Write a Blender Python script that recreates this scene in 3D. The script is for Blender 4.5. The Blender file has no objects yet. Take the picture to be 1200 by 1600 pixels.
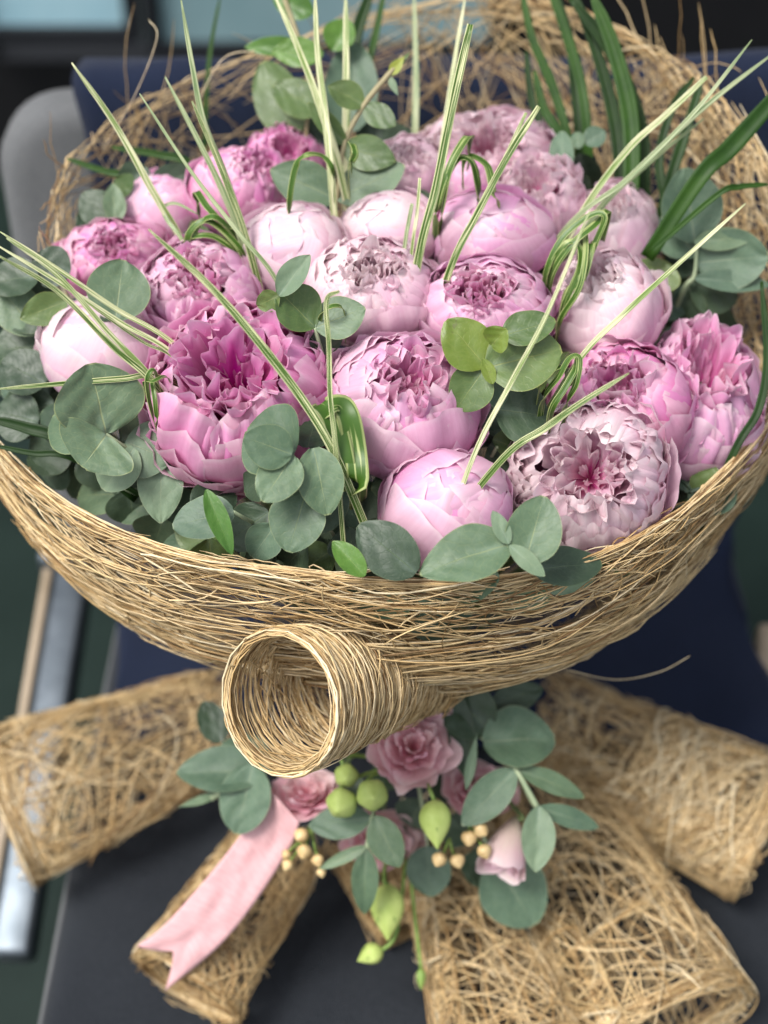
import bpy, bmesh, math, random
import numpy as np
from mathutils import Vector, Matrix

# ------------------------------------------------------------------ camera, world, sun, exposure
SC = bpy.context.scene
COL = SC.collection
TH = math.radians(42.0)
CAM = np.array([0.0, -0.855, 1.131])
FPX = 2200.0                                   # focal length in pixels of the 1200x1600 photograph
FWD = np.array([0.0, math.cos(TH), -math.sin(TH)])
UPV = np.array([0.0, math.sin(TH), math.cos(TH)])
RGT = np.array([1.0, 0.0, 0.0])
cd = bpy.data.cameras.new('camera'); cam = bpy.data.objects.new('camera', cd); COL.objects.link(cam)
cam.location = CAM; cam.rotation_euler = (math.pi/2 - TH, 0, 0)
cd.sensor_fit = 'VERTICAL'; cd.sensor_height = 36.0; cd.lens = 36.0*FPX/1600.0
cd.clip_start = 0.05; cd.clip_end = 100
cd.dof.use_dof = True; cd.dof.focus_distance = 0.93; cd.dof.aperture_fstop = 2.9
SC.camera = cam

w = bpy.data.worlds.new('World'); SC.world = w; w.use_nodes = True
nt = w.node_tree; bg = nt.nodes['Background']
sky = nt.nodes.new('ShaderNodeTexSky'); sky.sky_type = 'NISHITA'; sky.sun_disc = False
SUN_EL, SUN_AZ = math.radians(60), math.radians(-125)
sky.sun_elevation = SUN_EL; sky.sun_rotation = SUN_AZ
sky.air_density = 1.0; sky.dust_density = 3.0; sky.ozone_density = 1.0
hsv = nt.nodes.new('ShaderNodeHueSaturation'); hsv.inputs['Saturation'].default_value = 0.35    # hazy, nearly white sky
nt.links.new(sky.outputs[0], hsv.inputs['Color']); nt.links.new(hsv.outputs[0], bg.inputs[0]); bg.inputs[1].default_value = 0.095
sd = bpy.data.lights.new('sun', 'SUN'); sun = bpy.data.objects.new('sun', sd); COL.objects.link(sun)
sd.energy = 1.5; sd.angle = math.radians(22); sd.color = (1.0, 0.96, 0.9)
_sdir = Vector((math.sin(SUN_AZ)*math.cos(SUN_EL), math.cos(SUN_AZ)*math.cos(SUN_EL), math.sin(SUN_EL)))
sun.rotation_euler = (-_sdir).to_track_quat('-Z', 'Y').to_euler()
SC.view_settings.view_transform = 'Standard'; SC.view_settings.look = 'None'
SC.view_settings.exposure = 1.28; SC.view_settings.gamma = 1.0
SC.render.engine = 'CYCLES'
SC.cycles.max_bounces = 6; SC.cycles.diffuse_bounces = 4; SC.cycles.glossy_bounces = 2; SC.cycles.transmission_bounces = 3
SC.cycles.use_denoising = True

R = np.random.default_rng(7)
random.seed(7)

# ------------------------------------------------------------------ helpers
def P3(px, py, d):
    """point at depth d (metres along the view axis) seen at photograph pixel px, py"""
    return CAM + d*(FWD + (px-600)/FPX*RGT - (py-800)/FPX*UPV)
def ray(px, py):
    return FWD + (px-600)/FPX*RGT - (py-800)/FPX*UPV
def atz(px, py, z):
    r = ray(px, py); return CAM + r*((z-CAM[2])/r[2])
def aty(px, py, y):
    r = ray(px, py); return CAM + r*((y-CAM[1])/r[1])
def dome_z(x, y):
    r2 = min((x*x + y*y)/0.0676, 1.25); yc = min(max(y, -0.25), 0.2)
    return 0.465 + 0.30*(yc+0.15) + 0.06*(1-r2)
def dome_d(px, py):
    """depth at which the ray meets the domed surface on which the flower heads sit"""
    r = ray(px, py); d = 0.6
    while d < 1.5:
        p = CAM + d*r
        if p[2] < dome_z(p[0], p[1]): return d
        d += 0.004
    return 1.5
def S(px, py, off=0.0):
    return P3(px, py, dome_d(px, py)-off)
def nrm(v):
    v = np.asarray(v, float); n = np.linalg.norm(v); return v/n if n > 1e-9 else v
def tocam(p): return nrm(CAM-np.asarray(p))

def empty(name, loc, label, cat, group=None, kind=None):
    o = bpy.data.objects.new(name, None); COL.objects.link(o); o.location = [float(a) for a in loc]
    o.empty_display_size = 0.02
    o['label'] = label; o['category'] = cat
    if group: o['group'] = group
    if kind: o['kind'] = kind
    return o
def tag(o, label=None, cat=None, group=None, kind=None):
    if label: o['label'] = label
    if cat: o['category'] = cat
    if group: o['group'] = group
    if kind: o['kind'] = kind
    return o
def link(name, me, mat, parent=None, loc=None):
    o = bpy.data.objects.new(name, me); COL.objects.link(o)
    if mat is not None: me.materials.append(mat)
    if parent is not None: o.parent = parent
    elif loc is not None: o.location = [float(a) for a in loc]
    return o
def grid_mesh(name, P, UV=None, origin=(0, 0, 0), closed_u=False):
    P = np.asarray(P, float) - np.asarray(origin, float)
    nv, nu = P.shape[:2]
    me = bpy.data.meshes.new(name)
    idx = np.arange(nv*nu).reshape(nv, nu)
    if closed_u:
        a, b = idx[:-1], np.roll(idx, -1, 1)[:-1]; c, d = np.roll(idx, -1, 1)[1:], idx[1:]
    else:
        a, b, c, d = idx[:-1, :-1], idx[:-1, 1:], idx[1:, 1:], idx[1:, :-1]
    F = np.stack([a, b, c, d], -1).reshape(-1, 4)
    raw_mesh(me, P.reshape(-1, 3), F)
    if UV is not None:
        uvl = me.uv_layers.new(name='UVMap')
        uvl.data.foreach_set('uv', UV.reshape(-1, 2)[F.reshape(-1)].astype(np.float32).ravel())
    return me
def raw_mesh(me, V, F):
    n, k = F.shape
    me.vertices.add(len(V)); me.vertices.foreach_set('co', np.asarray(V, np.float32).ravel())
    me.loops.add(n*k); me.loops.foreach_set('vertex_index', F.astype(np.int32).ravel())
    me.polygons.add(n)
    me.polygons.foreach_set('loop_start', np.arange(0, n*k, k, dtype=np.int32))
    me.polygons.foreach_set('loop_total', np.full(n, k, np.int32))
    me.polygons.foreach_set('use_smooth', np.ones(n, bool))
    me.update(calc_edges=True); me.validate()
def catmull(pts, n, closed=False):
    pts = np.asarray(pts, float); m = len(pts)
    if closed: q = np.vstack([pts[-1], pts, pts[0], pts[1]]); segs = m
    else: q = np.vstack([2*pts[0]-pts[1], pts, 2*pts[-1]-pts[-2]]); segs = m-1
    t = np.linspace(0, segs, n, endpoint=not closed); i = np.minimum(t.astype(int), segs-1); f = (t-i)[:, None]
    p0, p1, p2, p3 = q[i], q[i+1], q[i+2], q[i+3]
    return .5*((2*p1)+(-p0+p2)*f+(2*p0-5*p1+4*p2-p3)*f*f+(-p0+3*p1-3*p2+p3)*f**3)
def tube_mesh(name, pts, rad, origin=(0, 0, 0), sides=6, n=None):
    pts = catmull(pts, n or max(6, len(pts)*4)) if len(pts) > 1 else np.asarray(pts)
    m = len(pts); rad = np.interp(np.linspace(0, 1, m), np.linspace(0, 1, len(np.atleast_1d(rad))), np.atleast_1d(rad))
    T = np.gradient(pts, axis=0); T /= np.linalg.norm(T, axis=1)[:, None]+1e-9
    ref = np.array([.31, .17, .93]) if abs(np.mean(T @ np.array([.31, .17, .93]))) < .8 else np.array([.9, -.3, .1])
    n1 = np.cross(T, ref); n1 /= np.linalg.norm(n1, axis=1)[:, None]+1e-9; n2 = np.cross(T, n1)
    a = np.arange(sides)/sides*2*np.pi
    Pg = pts[:, None]+rad[:, None, None]*(np.cos(a)[None, :, None]*n1[:, None]+np.sin(a)[None, :, None]*n2[:, None])
    Pg = np.concatenate([np.repeat(pts[:1, None], sides, 1), Pg, np.repeat(pts[-1:, None], sides, 1)], 0)
    return grid_mesh(name, Pg, None, origin, closed_u=True)
def wob(rng, n=4, f0=1.0, f1=4.0):
    """smooth random function of two variables"""
    k = rng.uniform(f0, f1, (n, 2))*rng.choice([-1, 1], (n, 2)); ph = rng.uniform(0, 6.28, n); am = rng.uniform(.5, 1, n)/n
    return lambda u, v: sum(am[i]*np.sin(k[i, 0]*u+k[i, 1]*v+ph[i]) for i in range(n))
def sm(x, a, b):
    t = np.clip((x-a)/(b-a), 0, 1); return t*t*(3-2*t)
def box_bm(bm, lo, hi, bev=0.0, seg=3):
    r = bmesh.ops.create_cube(bm, size=1.0); vs = r['verts']
    for v in vs: v.co = Vector([lo[i]+(v.co[i]+.5)*(hi[i]-lo[i]) for i in range(3)])
    if bev > 0:
        es = list({e for v in vs for e in v.link_edges})
        bmesh.ops.bevel(bm, geom=es, offset=bev, segments=seg, profile=.5, affect='EDGES')
def bm_obj(name, bm, mat, parent=None, smooth=True):
    me = bpy.data.meshes.new(name); bm.to_mesh(me); bm.free()
    for p in me.polygons: p.use_smooth = smooth
    return link(name, me, mat, parent)

# ------------------------------------------------------------------ materials
def new_mat(name):
    m = bpy.data.materials.new(name); m.use_nodes = True
    return m, m.node_tree, m.node_tree.nodes, m.node_tree.links, m.node_tree.nodes['Principled BSDF']
def ramp(n, stops):
    r = n.new('ShaderNodeValToRGB'); e = r.color_ramp.elements
    while len(e) < len(stops): e.new(.5)
    for i, (p, c) in enumerate(stops): e[i].position = p; e[i].color = (*c, 1)
    return r
def mixc(n, l, fac, a, b, blend='MIX'):
    m = n.new('ShaderNodeMix'); m.data_type = 'RGBA'; m.blend_type = blend
    for s, v in ((m.inputs[0], fac), (m.inputs[6], a), (m.inputs[7], b)):
        if hasattr(v, 'is_linked') or hasattr(v, 'links'): l.new(v, s)
        elif isinstance(v, (int, float)): s.default_value = v
        else: s.default_value = (*v, 1)
    return m.outputs[2]
def math_n(n, l, op, a, b=None, clamp=False):
    m = n.new('ShaderNodeMath'); m.operation = op; m.use_clamp = clamp
    for s, v in ((m.inputs[0], a), (m.inputs[1], b)):
        if v is None: continue
        if isinstance(v, (int, float)): s.default_value = v
        else: l.new(v, s)
    return m.outputs[0]
def noise_n(n, l, vec, scale, detail=3, rough=.5):
    t = n.new('ShaderNodeTexNoise'); t.inputs['Scale'].default_value = scale; t.inputs['Detail'].default_value = detail
    t.inputs['Roughness'].default_value = rough
    if vec is not None: l.new(vec, t.inputs['Vector'])
    return t
def translucent_out(m, n, l, pb, col, fac):
    tr = n.new('ShaderNodeBsdfTranslucent'); l.new(col, tr.inputs[0])
    mx = n.new('ShaderNodeMixShader'); mx.inputs[0].default_value = fac
    l.new(pb.outputs[0], mx.inputs[1]); l.new(tr.outputs[0], mx.inputs[2])
    out = [k for k in n if k.type == 'OUTPUT_MATERIAL'][0]; l.new(mx.outputs[0], out.inputs[0])

def petal_mat(name, stops):
    m, t, n, l, b = new_mat(name)
    uv = n.new('ShaderNodeUVMap'); sp = n.new('ShaderNodeSeparateXYZ'); l.new(uv.outputs[0], sp.inputs[0])
    tc = n.new('ShaderNodeTexCoord')
    big = noise_n(n, l, tc.outputs['Object'], 45, 3)
    v = math_n(n, l, 'ADD', sp.outputs[1], math_n(n, l, 'MULTIPLY', math_n(n, l, 'SUBTRACT', big.outputs[0], .5), .35))
    r = ramp(n, stops); l.new(v, r.inputs[0])
    mp = n.new('ShaderNodeMapping'); mp.inputs['Scale'].default_value = (26, 2.2, 1); l.new(uv.outputs[0], mp.inputs[0])
    st = noise_n(n, l, mp.outputs[0], 1.0, 4, .6)
    sr = ramp(n, [(.3, (.90, .76, .83)), (.7, (1, 1, 1))]); l.new(st.outputs[0], sr.inputs[0])
    c = mixc(n, l, .6, r.outputs[0], sr.outputs[0], 'MULTIPLY')
    abx = math_n(n, l, 'ABSOLUTE', math_n(n, l, 'SUBTRACT', sp.outputs[0], .5))
    rim = math_n(n, l, 'MAXIMUM', math_n(n, l, 'MULTIPLY', math_n(n, l, 'SUBTRACT', sp.outputs[1], .955), 25, True), math_n(n, l, 'MULTIPLY', math_n(n, l, 'SUBTRACT', abx, .475), 50, True))
    c = mixc(n, l, math_n(n, l, 'MULTIPLY', rim, .45), c, (.90, .80, .82))
    pk = noise_n(n, l, tc.outputs['Object'], 22, 2)
    pr = ramp(n, [(.40, (1, 1, 1)), (.70, (.97, .78, .90))]); l.new(pk.outputs[0], pr.inputs[0])
    c = mixc(n, l, .8, c, pr.outputs[0], 'MULTIPLY')
    oi = n.new('ShaderNodeObjectInfo')
    hs = n.new('ShaderNodeHueSaturation'); l.new(c, hs.inputs['Color'])
    l.new(math_n(n, l, 'ADD', math_n(n, l, 'MULTIPLY', oi.outputs['Random'], .35), .85), hs.inputs['Saturation'])
    l.new(math_n(n, l, 'ADD', math_n(n, l, 'MULTIPLY', oi.outputs['Random'], -.03), .512), hs.inputs['Hue'])
    c = hs.outputs[0]
    l.new(c, b.inputs['Base Color']); b.inputs['Roughness'].default_value = .55; b.inputs['Specular IOR Level'].default_value = .25
    b.inputs['Sheen Weight'].default_value = .15
    bp = n.new('ShaderNodeBump'); bp.inputs['Strength'].default_value = .35; bp.inputs['Distance'].default_value = .0006
    fine = noise_n(n, l, tc.outputs['Object'], 160, 4, .6)
    l.new(math_n(n, l, 'ADD', st.outputs[0], fine.outputs[0]), bp.inputs['Height']); l.new(bp.outputs[0], b.inputs['Normal'])
    translucent_out(m, n, l, b, c, .36)
    return m
PALE = (.84, .62, .71); PALEP = (.80, .47, .64); MID = (.77, .37, .54); PINK = (.72, .25, .47); MAG = (.62, .10, .32); DEEP = (.40, .02, .13); WHITE = (.90, .80, .80)
PM = {
 'pale':   petal_mat('peony_petal_pale',  [(0, MID), (.3, PALEP), (.7, PALE), (.97, WHITE)]),
 'pale_r': petal_mat('peony_ruffle_pale', [(.08, DEEP), (.22, MAG), (.38, (.84, .44, .58)), (.58, PALE), (.85, WHITE)]),
 'mid':    petal_mat('peony_petal_pink',  [(0, PINK), (.35, (.76, .36, .56)), (.7, (.79, .43, .62)), (.97, (.85, .60, .73))]),
 'mid_r':  petal_mat('peony_ruffle_pink', [(.10, DEEP), (.26, MAG), (.55, (.80, .32, .54)), (.94, (.86, .56, .70))]),
 'deep':   petal_mat('peony_petal_magenta',  [(0, MAG), (.4, (.72, .20, .45)), (.75, (.77, .31, .54)), (.97, (.85, .50, .67))]),
 'deep_r': petal_mat('peony_ruffle_magenta', [(.12, DEEP), (.34, (.56, .07, .32)), (.6, (.74, .24, .50)), (.94, (.85, .52, .69))]),
 'rose':   petal_mat('lisianthus_petal_rose', [(0, (.5, .5, .2)), (.15, (.76, .42, .44)), (.5, (.84, .57, .58)), (.96, (.88, .70, .69))]),
 'blush':  petal_mat('lisianthus_petal_blush', [(0, (.4, .5, .18)), (.3, (.80, .70, .58)), (.8, (.88, .76, .72)), (.97, (.90, .82, .78))]),
}

def leaf_mat(name, dark, light, rim, rough=.45, bloom=.6, spots=False):
    m, t, n, l, b = new_mat(name)
    uv = n.new('ShaderNodeUVMap'); sp = n.new('ShaderNodeSeparateXYZ'); l.new(uv.outputs[0], sp.inputs[0])
    tc = n.new('ShaderNodeTexCoord'); oi = n.new('ShaderNodeObjectInfo')
    nb = noise_n(n, l, tc.outputs['Object'], 38, 5, .62)
    r = ramp(n, [(.30, dark), (.66, light)]); l.new(nb.outputs[0], r.inputs[0])
    ab = math_n(n, l, 'ABSOLUTE', math_n(n, l, 'SUBTRACT', sp.outputs[0], .5))
    wn = noise_n(n, l, uv.outputs[0], 5, 2)
    # side veins leave the midrib at an angle
    ph = math_n(n, l, 'SUBTRACT', math_n(n, l, 'MULTIPLY', sp.outputs[1], 8), math_n(n, l, 'MULTIPLY', ab, 7))
    ph = math_n(n, l, 'ADD', ph, math_n(n, l, 'MULTIPLY', wn.outputs[0], 2.2))
    fr = math_n(n, l, 'ABSOLUTE', math_n(n, l, 'SUBTRACT', math_n(n, l, 'FRACT', ph), .5))
    vein = math_n(n, l, 'SUBTRACT', 1.0, math_n(n, l, 'MULTIPLY', fr, 16), True)
    vo = n.new('ShaderNodeTexVoronoi'); vo.feature = 'DISTANCE_TO_EDGE'; vo.inputs['Scale'].default_value = 160; l.new(tc.outputs['Object'], vo.inputs['Vector'])
    net = math_n(n, l, 'SUBTRACT', 1.0, math_n(n, l, 'MULTIPLY', vo.outputs['Distance'], 9), True)
    taper = math_n(n, l, 'MULTIPLY', math_n(n, l, 'SUBTRACT', 1.05, sp.outputs[1]), .022)
    mid = math_n(n, l, 'SUBTRACT', 1.0, math_n(n, l, 'DIVIDE', ab, taper), True)
    c = mixc(n, l, math_n(n, l, 'MULTIPLY', vein, .16), r.outputs[0], rim)
    c = mixc(n, l, math_n(n, l, 'MULTIPLY', net, .07), c, rim)
    gl = math_n(n, l, 'SUBTRACT', 1.0, math_n(n, l, 'ADD', math_n(n, l, 'MULTIPLY', ab, 4.5), math_n(n, l, 'MULTIPLY', sp.outputs[1], 1.5)), True)
    nb2 = noise_n(n, l, tc.outputs['Object'], 90, 5, .7)
    bl = math_n(n, l, 'MULTIPLY', math_n(n, l, 'ADD', gl, math_n(n, l, 'MULTIPLY', math_n(n, l, 'SUBTRACT', nb2.outputs[0], .52), 1.6)), .35 * bloom, True)
    c = mixc(n, l, bl, c, (.30, .40, .34))
    c = mixc(n, l, math_n(n, l, 'MULTIPLY', mid, .65), c, rim)
    e1 = math_n(n, l, 'MULTIPLY', math_n(n, l, 'SUBTRACT', ab, .484), 120, True)
    e2 = math_n(n, l, 'MULTIPLY', math_n(n, l, 'SUBTRACT', sp.outputs[1], .975), 90, True)
    c = mixc(n, l, math_n(n, l, 'MULTIPLY', math_n(n, l, 'MAXIMUM', e1, e2), .55), c, rim)
    if spots:
        ns = noise_n(n, l, tc.outputs['Object'], 130, 4, .7)
        rs = ramp(n, [(.60, (0, 0, 0)), (.70, (1, 1, 1))]); l.new(ns.outputs[0], rs.inputs[0])
        c = mixc(n, l, math_n(n, l, 'MULTIPLY', rs.outputs[0], .5), c, (.09, .06, .025))
    hs = n.new('ShaderNodeHueSaturation'); l.new(c, hs.inputs['Color'])
    l.new(math_n(n, l, 'ADD', math_n(n, l, 'MULTIPLY', oi.outputs['Random'], .4), .8), hs.inputs['Value'])
    l.new(math_n(n, l, 'ADD', math_n(n, l, 'MULTIPLY', oi.outputs['Random'], -.03), .515), hs.inputs['Hue'])
    c = hs.outputs[0]
    l.new(c, b.inputs['Base Color'])
    rr = n.new('ShaderNodeMapRange'); rr.inputs[3].default_value = rough-.06; rr.inputs[4].default_value = rough+.14; l.new(nb.outputs[0], rr.inputs[0]); l.new(rr.outputs[0], b.inputs['Roughness'])
    b.inputs['Specular IOR Level'].default_value = .45; b.inputs['Sheen Weight'].default_value = .08*bloom
    bp = n.new('ShaderNodeBump'); bp.inputs['Strength'].default_value = .3; bp.inputs['Distance'].default_value = .0008
    h = math_n(n, l, 'ADD', math_n(n, l, 'MULTIPLY', vein, -.5), math_n(n, l, 'MULTIPLY', mid, -1.2))
    h = math_n(n, l, 'ADD', h, math_n(n, l, 'MULTIPLY', net, -.15)); h = math_n(n, l, 'ADD', h, math_n(n, l, 'MULTIPLY', nb.outputs[0], 1.0))
    l.new(h, bp.inputs['Height']); l.new(bp.outputs[0], b.inputs['Normal'])
    translucent_out(m, n, l, b, c, .12)
    return m
LM = {
 'e': leaf_mat('eucalyptus_leaf_grey', (0.064, 0.114, 0.061), (0.112, 0.176, 0.100), (0.270, 0.310, 0.136)),
 'l': leaf_mat('eucalyptus_leaf_silver', (0.115, 0.180, 0.107), (0.182, 0.254, 0.156), (0.304, 0.340, 0.204), .5, 1.0),
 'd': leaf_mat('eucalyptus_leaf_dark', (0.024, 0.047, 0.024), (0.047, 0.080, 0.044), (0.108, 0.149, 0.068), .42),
 't': leaf_mat('eucalyptus_leaf_teal', (0.057, 0.103, 0.066), (0.094, 0.155, 0.098), (0.229, 0.279, 0.165), .48),
 'g': leaf_mat('eucalyptus_leaf_green', (0.057, 0.103, 0.027), (0.101, 0.161, 0.048), (0.243, 0.273, 0.078), .38),
 'y': leaf_mat('eucalyptus_leaf_yellow', (0.136, 0.192, 0.024), (0.232, 0.288, 0.044), (0.360, 0.368, 0.096), .40, .3, True),
 'b': leaf_mat('eucalyptus_leaf_bright', (0.056, 0.136, 0.016), (0.104, 0.216, 0.028), (0.240, 0.320, 0.080), .36, .2),
}
def plain_mat(name, c1, c2=None, scale=60, rough=.6, bump=0.0, spec=.3, metal=0.0):
    m, t, n, l, b = new_mat(name); tc = n.new('ShaderNodeTexCoord')
    nb = noise_n(n, l, tc.outputs['Object'], scale, 4, .6)
    r = ramp(n, [(.3, c1), (.7, c2 or c1)]); l.new(nb.outputs[0], r.inputs[0]); l.new(r.outputs[0], b.inputs['Base Color'])
    b.inputs['Roughness'].default_value = rough; b.inputs['Specular IOR Level'].default_value = spec; b.inputs['Metallic'].default_value = metal
    if bump:
        bp = n.new('ShaderNodeBump'); bp.inputs['Strength'].default_value = bump; bp.inputs['Distance'].default_value = .002
        l.new(nb.outputs[0], bp.inputs['Height']); l.new(bp.outputs[0], b.inputs['Normal'])
    return m
M_STEM = plain_mat('stem_green', (.10, .16, .05), (.20, .26, .11), 70, .5)
M_STEMP = plain_mat('stem_pale', (.26, .33, .20), (.36, .42, .26), 70, .5)
M_STEMB = plain_mat('stem_brown', (.24, .20, .11), (.34, .30, .17), 70, .5)
M_BUD = plain_mat('bud_green', (.30, .40, .09), (.46, .54, .18), 50, .5, .1)
M_BUDD = plain_mat('bud_sepal_green', (.14, .24, .05), (.24, .34, .09), 60, .5)
M_BERRY = plain_mat('berry_peach', (.50, .34, .15), (.66, .50, .26), 90, .38, .05, .4)
M_BERRYG = plain_mat('berry_green', (.34, .40, .08), (.50, .52, .14), 90, .38, .05, .4)

def fibre_mat(name):
    m, t, n, l, b = new_mat(name)
    at = n.new('ShaderNodeAttribute'); at.attribute_name = 'fibre_colour'
    tc = n.new('ShaderNodeTexCoord'); nb = noise_n(n, l, tc.outputs['Object'], 180, 3)
    r = ramp(n, [(.3, (.66, .60, .55)), (.7, (1.1, 1.1, 1.1))]); l.new(nb.outputs[0], r.inputs[0])
    c = mixc(n, l, .6, at.outputs['Color'], r.outputs[0], 'MULTIPLY'); l.new(c, b.inputs['Base Color'])
    b.inputs['Roughness'].default_value = .45; b.inputs['Specular IOR Level'].default_value = .4
    return m
M_FIB = fibre_mat('sisal_fibre')

def striped_mat(name, dark, light, k, thr):
    m, t, n, l, b = new_mat(name)
    uv = n.new('ShaderNodeUVMap'); sp = n.new('ShaderNodeSeparateXYZ'); l.new(uv.outputs[0], sp.inputs[0])
    mp = n.new('ShaderNodeMapping'); mp.inputs['Scale'].default_value = (k, .6, 1); l.new(uv.outputs[0], mp.inputs[0])
    oi = n.new('ShaderNodeObjectInfo'); cb = n.new('ShaderNodeCombineXYZ'); l.new(math_n(n, l, 'MULTIPLY', oi.outputs['Random'], 50), cb.inputs[0]); l.new(cb.outputs[0], mp.inputs['Location'])
    nb = noise_n(n, l, mp.outputs[0], 1.0, 1.5)
    r = ramp(n, [(thr-.04, dark), (thr+.04, light)]); l.new(nb.outputs[0], r.inputs[0])
    ab = math_n(n, l, 'ABSOLUTE', math_n(n, l, 'SUBTRACT', sp.outputs[0], .5))
    ed = math_n(n, l, 'MULTIPLY', math_n(n, l, 'SUBTRACT', ab, .40), 30, True)
    c = mixc(n, l, math_n(n, l, 'MULTIPLY', ed, .85), r.outputs[0], light)
    l.new(c, b.inputs['Base Color']); b.inputs['Roughness'].default_value = .38; b.inputs['Specular IOR Level'].default_value = .4
    translucent_out(m, n, l, b, c, .15)
    return m
BM = {
 's': striped_mat('lily_grass_striped', (.06, .13, .015), (.64, .65, .36), 7, .56),
 'p': striped_mat('lily_grass_pale', (.20, .29, .08), (.68, .68, .42), 3, .50),
 'q': striped_mat('lily_grass_sage', (.18, .26, .11), (.42, .47, .27), 3, .5),
 'f': striped_mat('lily_grass_fold', (.05, .12, .012), (.40, .46, .18), 6, .60),
 'g': plain_mat('lily_grass_green', (.012, .042, .004), (.028, .075, .007), 30, .5, 0, .22),
 'k': plain_mat('lily_grass_dark', (.006, .022, .003), (.015, .042, .006), 30, .5, 0, .2),
}
def cloth_mat(name, c1, c2, scale, bump=.3):
    m, t, n, l, b = new_mat(name); tc = n.new('ShaderNodeTexCoord')
    big = noise_n(n, l, tc.outputs['Object'], 9, 3)
    wv = n.new('ShaderNodeTexWave'); wv.inputs['Scale'].default_value = scale; wv.inputs['Distortion'].default_value = 1.5; l.new(tc.outputs['Object'], wv.inputs['Vector'])
    fine = noise_n(n, l, tc.outputs['Object'], scale*1.6, 3, .7)
    f = math_n(n, l, 'ADD', math_n(n, l, 'MULTIPLY', fine.outputs[0], .7), math_n(n, l, 'MULTIPLY', big.outputs[0], .3))
    r = ramp(n, [(.32, c1), (.68, c2)]); l.new(f, r.inputs[0]); l.new(r.outputs[0], b.inputs['Base Color'])
    b.inputs['Roughness'].default_value = .9; b.inputs['Specular IOR Level'].default_value = .15; b.inputs['Sheen Weight'].default_value = .1
    bp = n.new('ShaderNodeBump'); bp.inputs['Strength'].default_value = bump; bp.inputs['Distance'].default_value = .001
    l.new(math_n(n, l, 'ADD', wv.outputs['Fac'], fine.outputs[0]), bp.inputs['Height']); l.new(bp.outputs[0], b.inputs['Normal'])
    return m
M_SEAT = cloth_mat('seat_fabric_charcoal', (.010, .0125, .017), (.022, .026, .032), 260)
M_BACK = cloth_mat('backrest_fabric_grey', (.085, .09, .095), (.16, .165, .17), 240)
M_NAVY = cloth_mat('jacket_cloth_navy', (.0045, .008, .021), (.010, .017, .041), 300)
M_FLOOR = plain_mat('floor_dark_green', (.005, .013, .010), (.010, .021, .017), 6, .5)
M_WALL = plain_mat('wall_black', (.002, .002, .003), (.004, .004, .005), 10, .6)
M_FRAME = plain_mat('window_frame_black', (.006, .007, .009), (.010, .011, .014), 10, .4)
M_CHROME = plain_mat('steel_brushed', (.10, .12, .14), (.20, .23, .26), 20, .5, 0, .5, 1.0)
M_TAN = plain_mat('strut_edge_tan', (.28, .22, .15), (.42, .34, .25), 15, .5)
def pane_mat(name, c1, c2):  # bright outdoors and reflected sky painted into the pane's base colour
    m = plain_mat(name, c1, c2, 3, .12, 0, .5); return m
M_PANE = pane_mat('pane_daylight_blue', (.25, .44, .52), (.42, .60, .66))
M_PANE2 = pane_mat('pane_daylight_teal', (.16, .26, .28), (.24, .35, .37))
M_RIB = None

# ------------------------------------------------------------------ the setting and the chair
bm = bmesh.new(); bmesh.ops.create_grid(bm, x_segments=2, y_segments=2, size=8.0)
o = bm_obj('floor', bm, M_FLOOR); o.location = (0, 0, -.47); tag(o, kind='structure')
bm = bmesh.new(); box_bm(bm, (-4, 2.10, -.47), (4, 2.2, -.2)); box_bm(bm, (.26, 2.10, -.196), (4, 2.2, 2.4)); box_bm(bm, (-4, 2.10, -.196), (-.86, 2.2, 2.4)); box_bm(bm, (-.856, 2.10, 1.1), (.256, 2.2, 2.4))
o = bm_obj('wall', bm, M_WALL, smooth=False); tag(o, kind='structure')
def window(x0, x1, z0, z1, pane, label):
    t = empty('window', ((x0+x1)/2, 2.05, z0), label, 'window', 'windows behind the chair')
    c = ((x0+x1)/2, 2.05, z0); f = .03
    bm = bmesh.new()
    for lo, hi in (((x0, 2.02, z0), (x1, 2.08, z0+f)), ((x0, 2.02, z1-f), (x1, 2.08, z1)), ((x0, 2.02, z0+f), (x0+f, 2.08, z1-f)), ((x1-f, 2.02, z0+f), (x1, 2.08, z1-f))):
        box_bm(bm, [lo[i]-c[i] for i in range(3)], [hi[i]-c[i] for i in range(3)], .004, 2)
    bm_obj('window_frame', bm, M_FRAME, t, False)
    bm = bmesh.new(); box_bm(bm, [a-b for a, b in zip((x0+f, 2.045, z0+f), c)], [a-b for a, b in zip((x1-f, 2.055, z1-f), c)])
    bm_obj('pane', bm, pane, t, False)
window(-.87, -.515, -.125, 1.1, M_PANE, 'dark framed window with pale blue glass beyond the grey backrest corner')
window(-.50, .25, -.16, 1.1, M_PANE2, 'wide window with dull teal glass behind the top of the bouquet')

chair = empty('upholstered_chair', (.05, 0, -.47), 'grey upholstered chair with dark seat that carries the bouquet', 'chair')
CO = np.array([.05, 0, -.47])
def rel(lo, hi): return [a-b for a, b in zip(lo, CO)], [a-b for a, b in zip(hi, CO)]
bm = bmesh.new(); box_bm(bm, *rel((-.30, -.50, -.10), (.40, .36, 0)), .03, 4); bm_obj('seat', bm, M_SEAT, chair)
sx0, sx1, sy0, sy1, sz = -.297, .397, -.497, .35, -.030
link('piping', tube_mesh('piping', [np.array(p) for p in ((sx0, sy1, sz), (sx0-.003, .1, sz), (sx0-.003, -.2, sz), (sx0, sy0+.05, sz), (sx0+.02, sy0, sz), (0, sy0-.003, sz), (sx1-.02, sy0, sz), (sx1, sy0+.05, sz), (sx1+.003, 0, sz), (sx1, sy1, sz))], [.0035, .0035], CO, 6, 60), M_BACK, chair)
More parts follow.
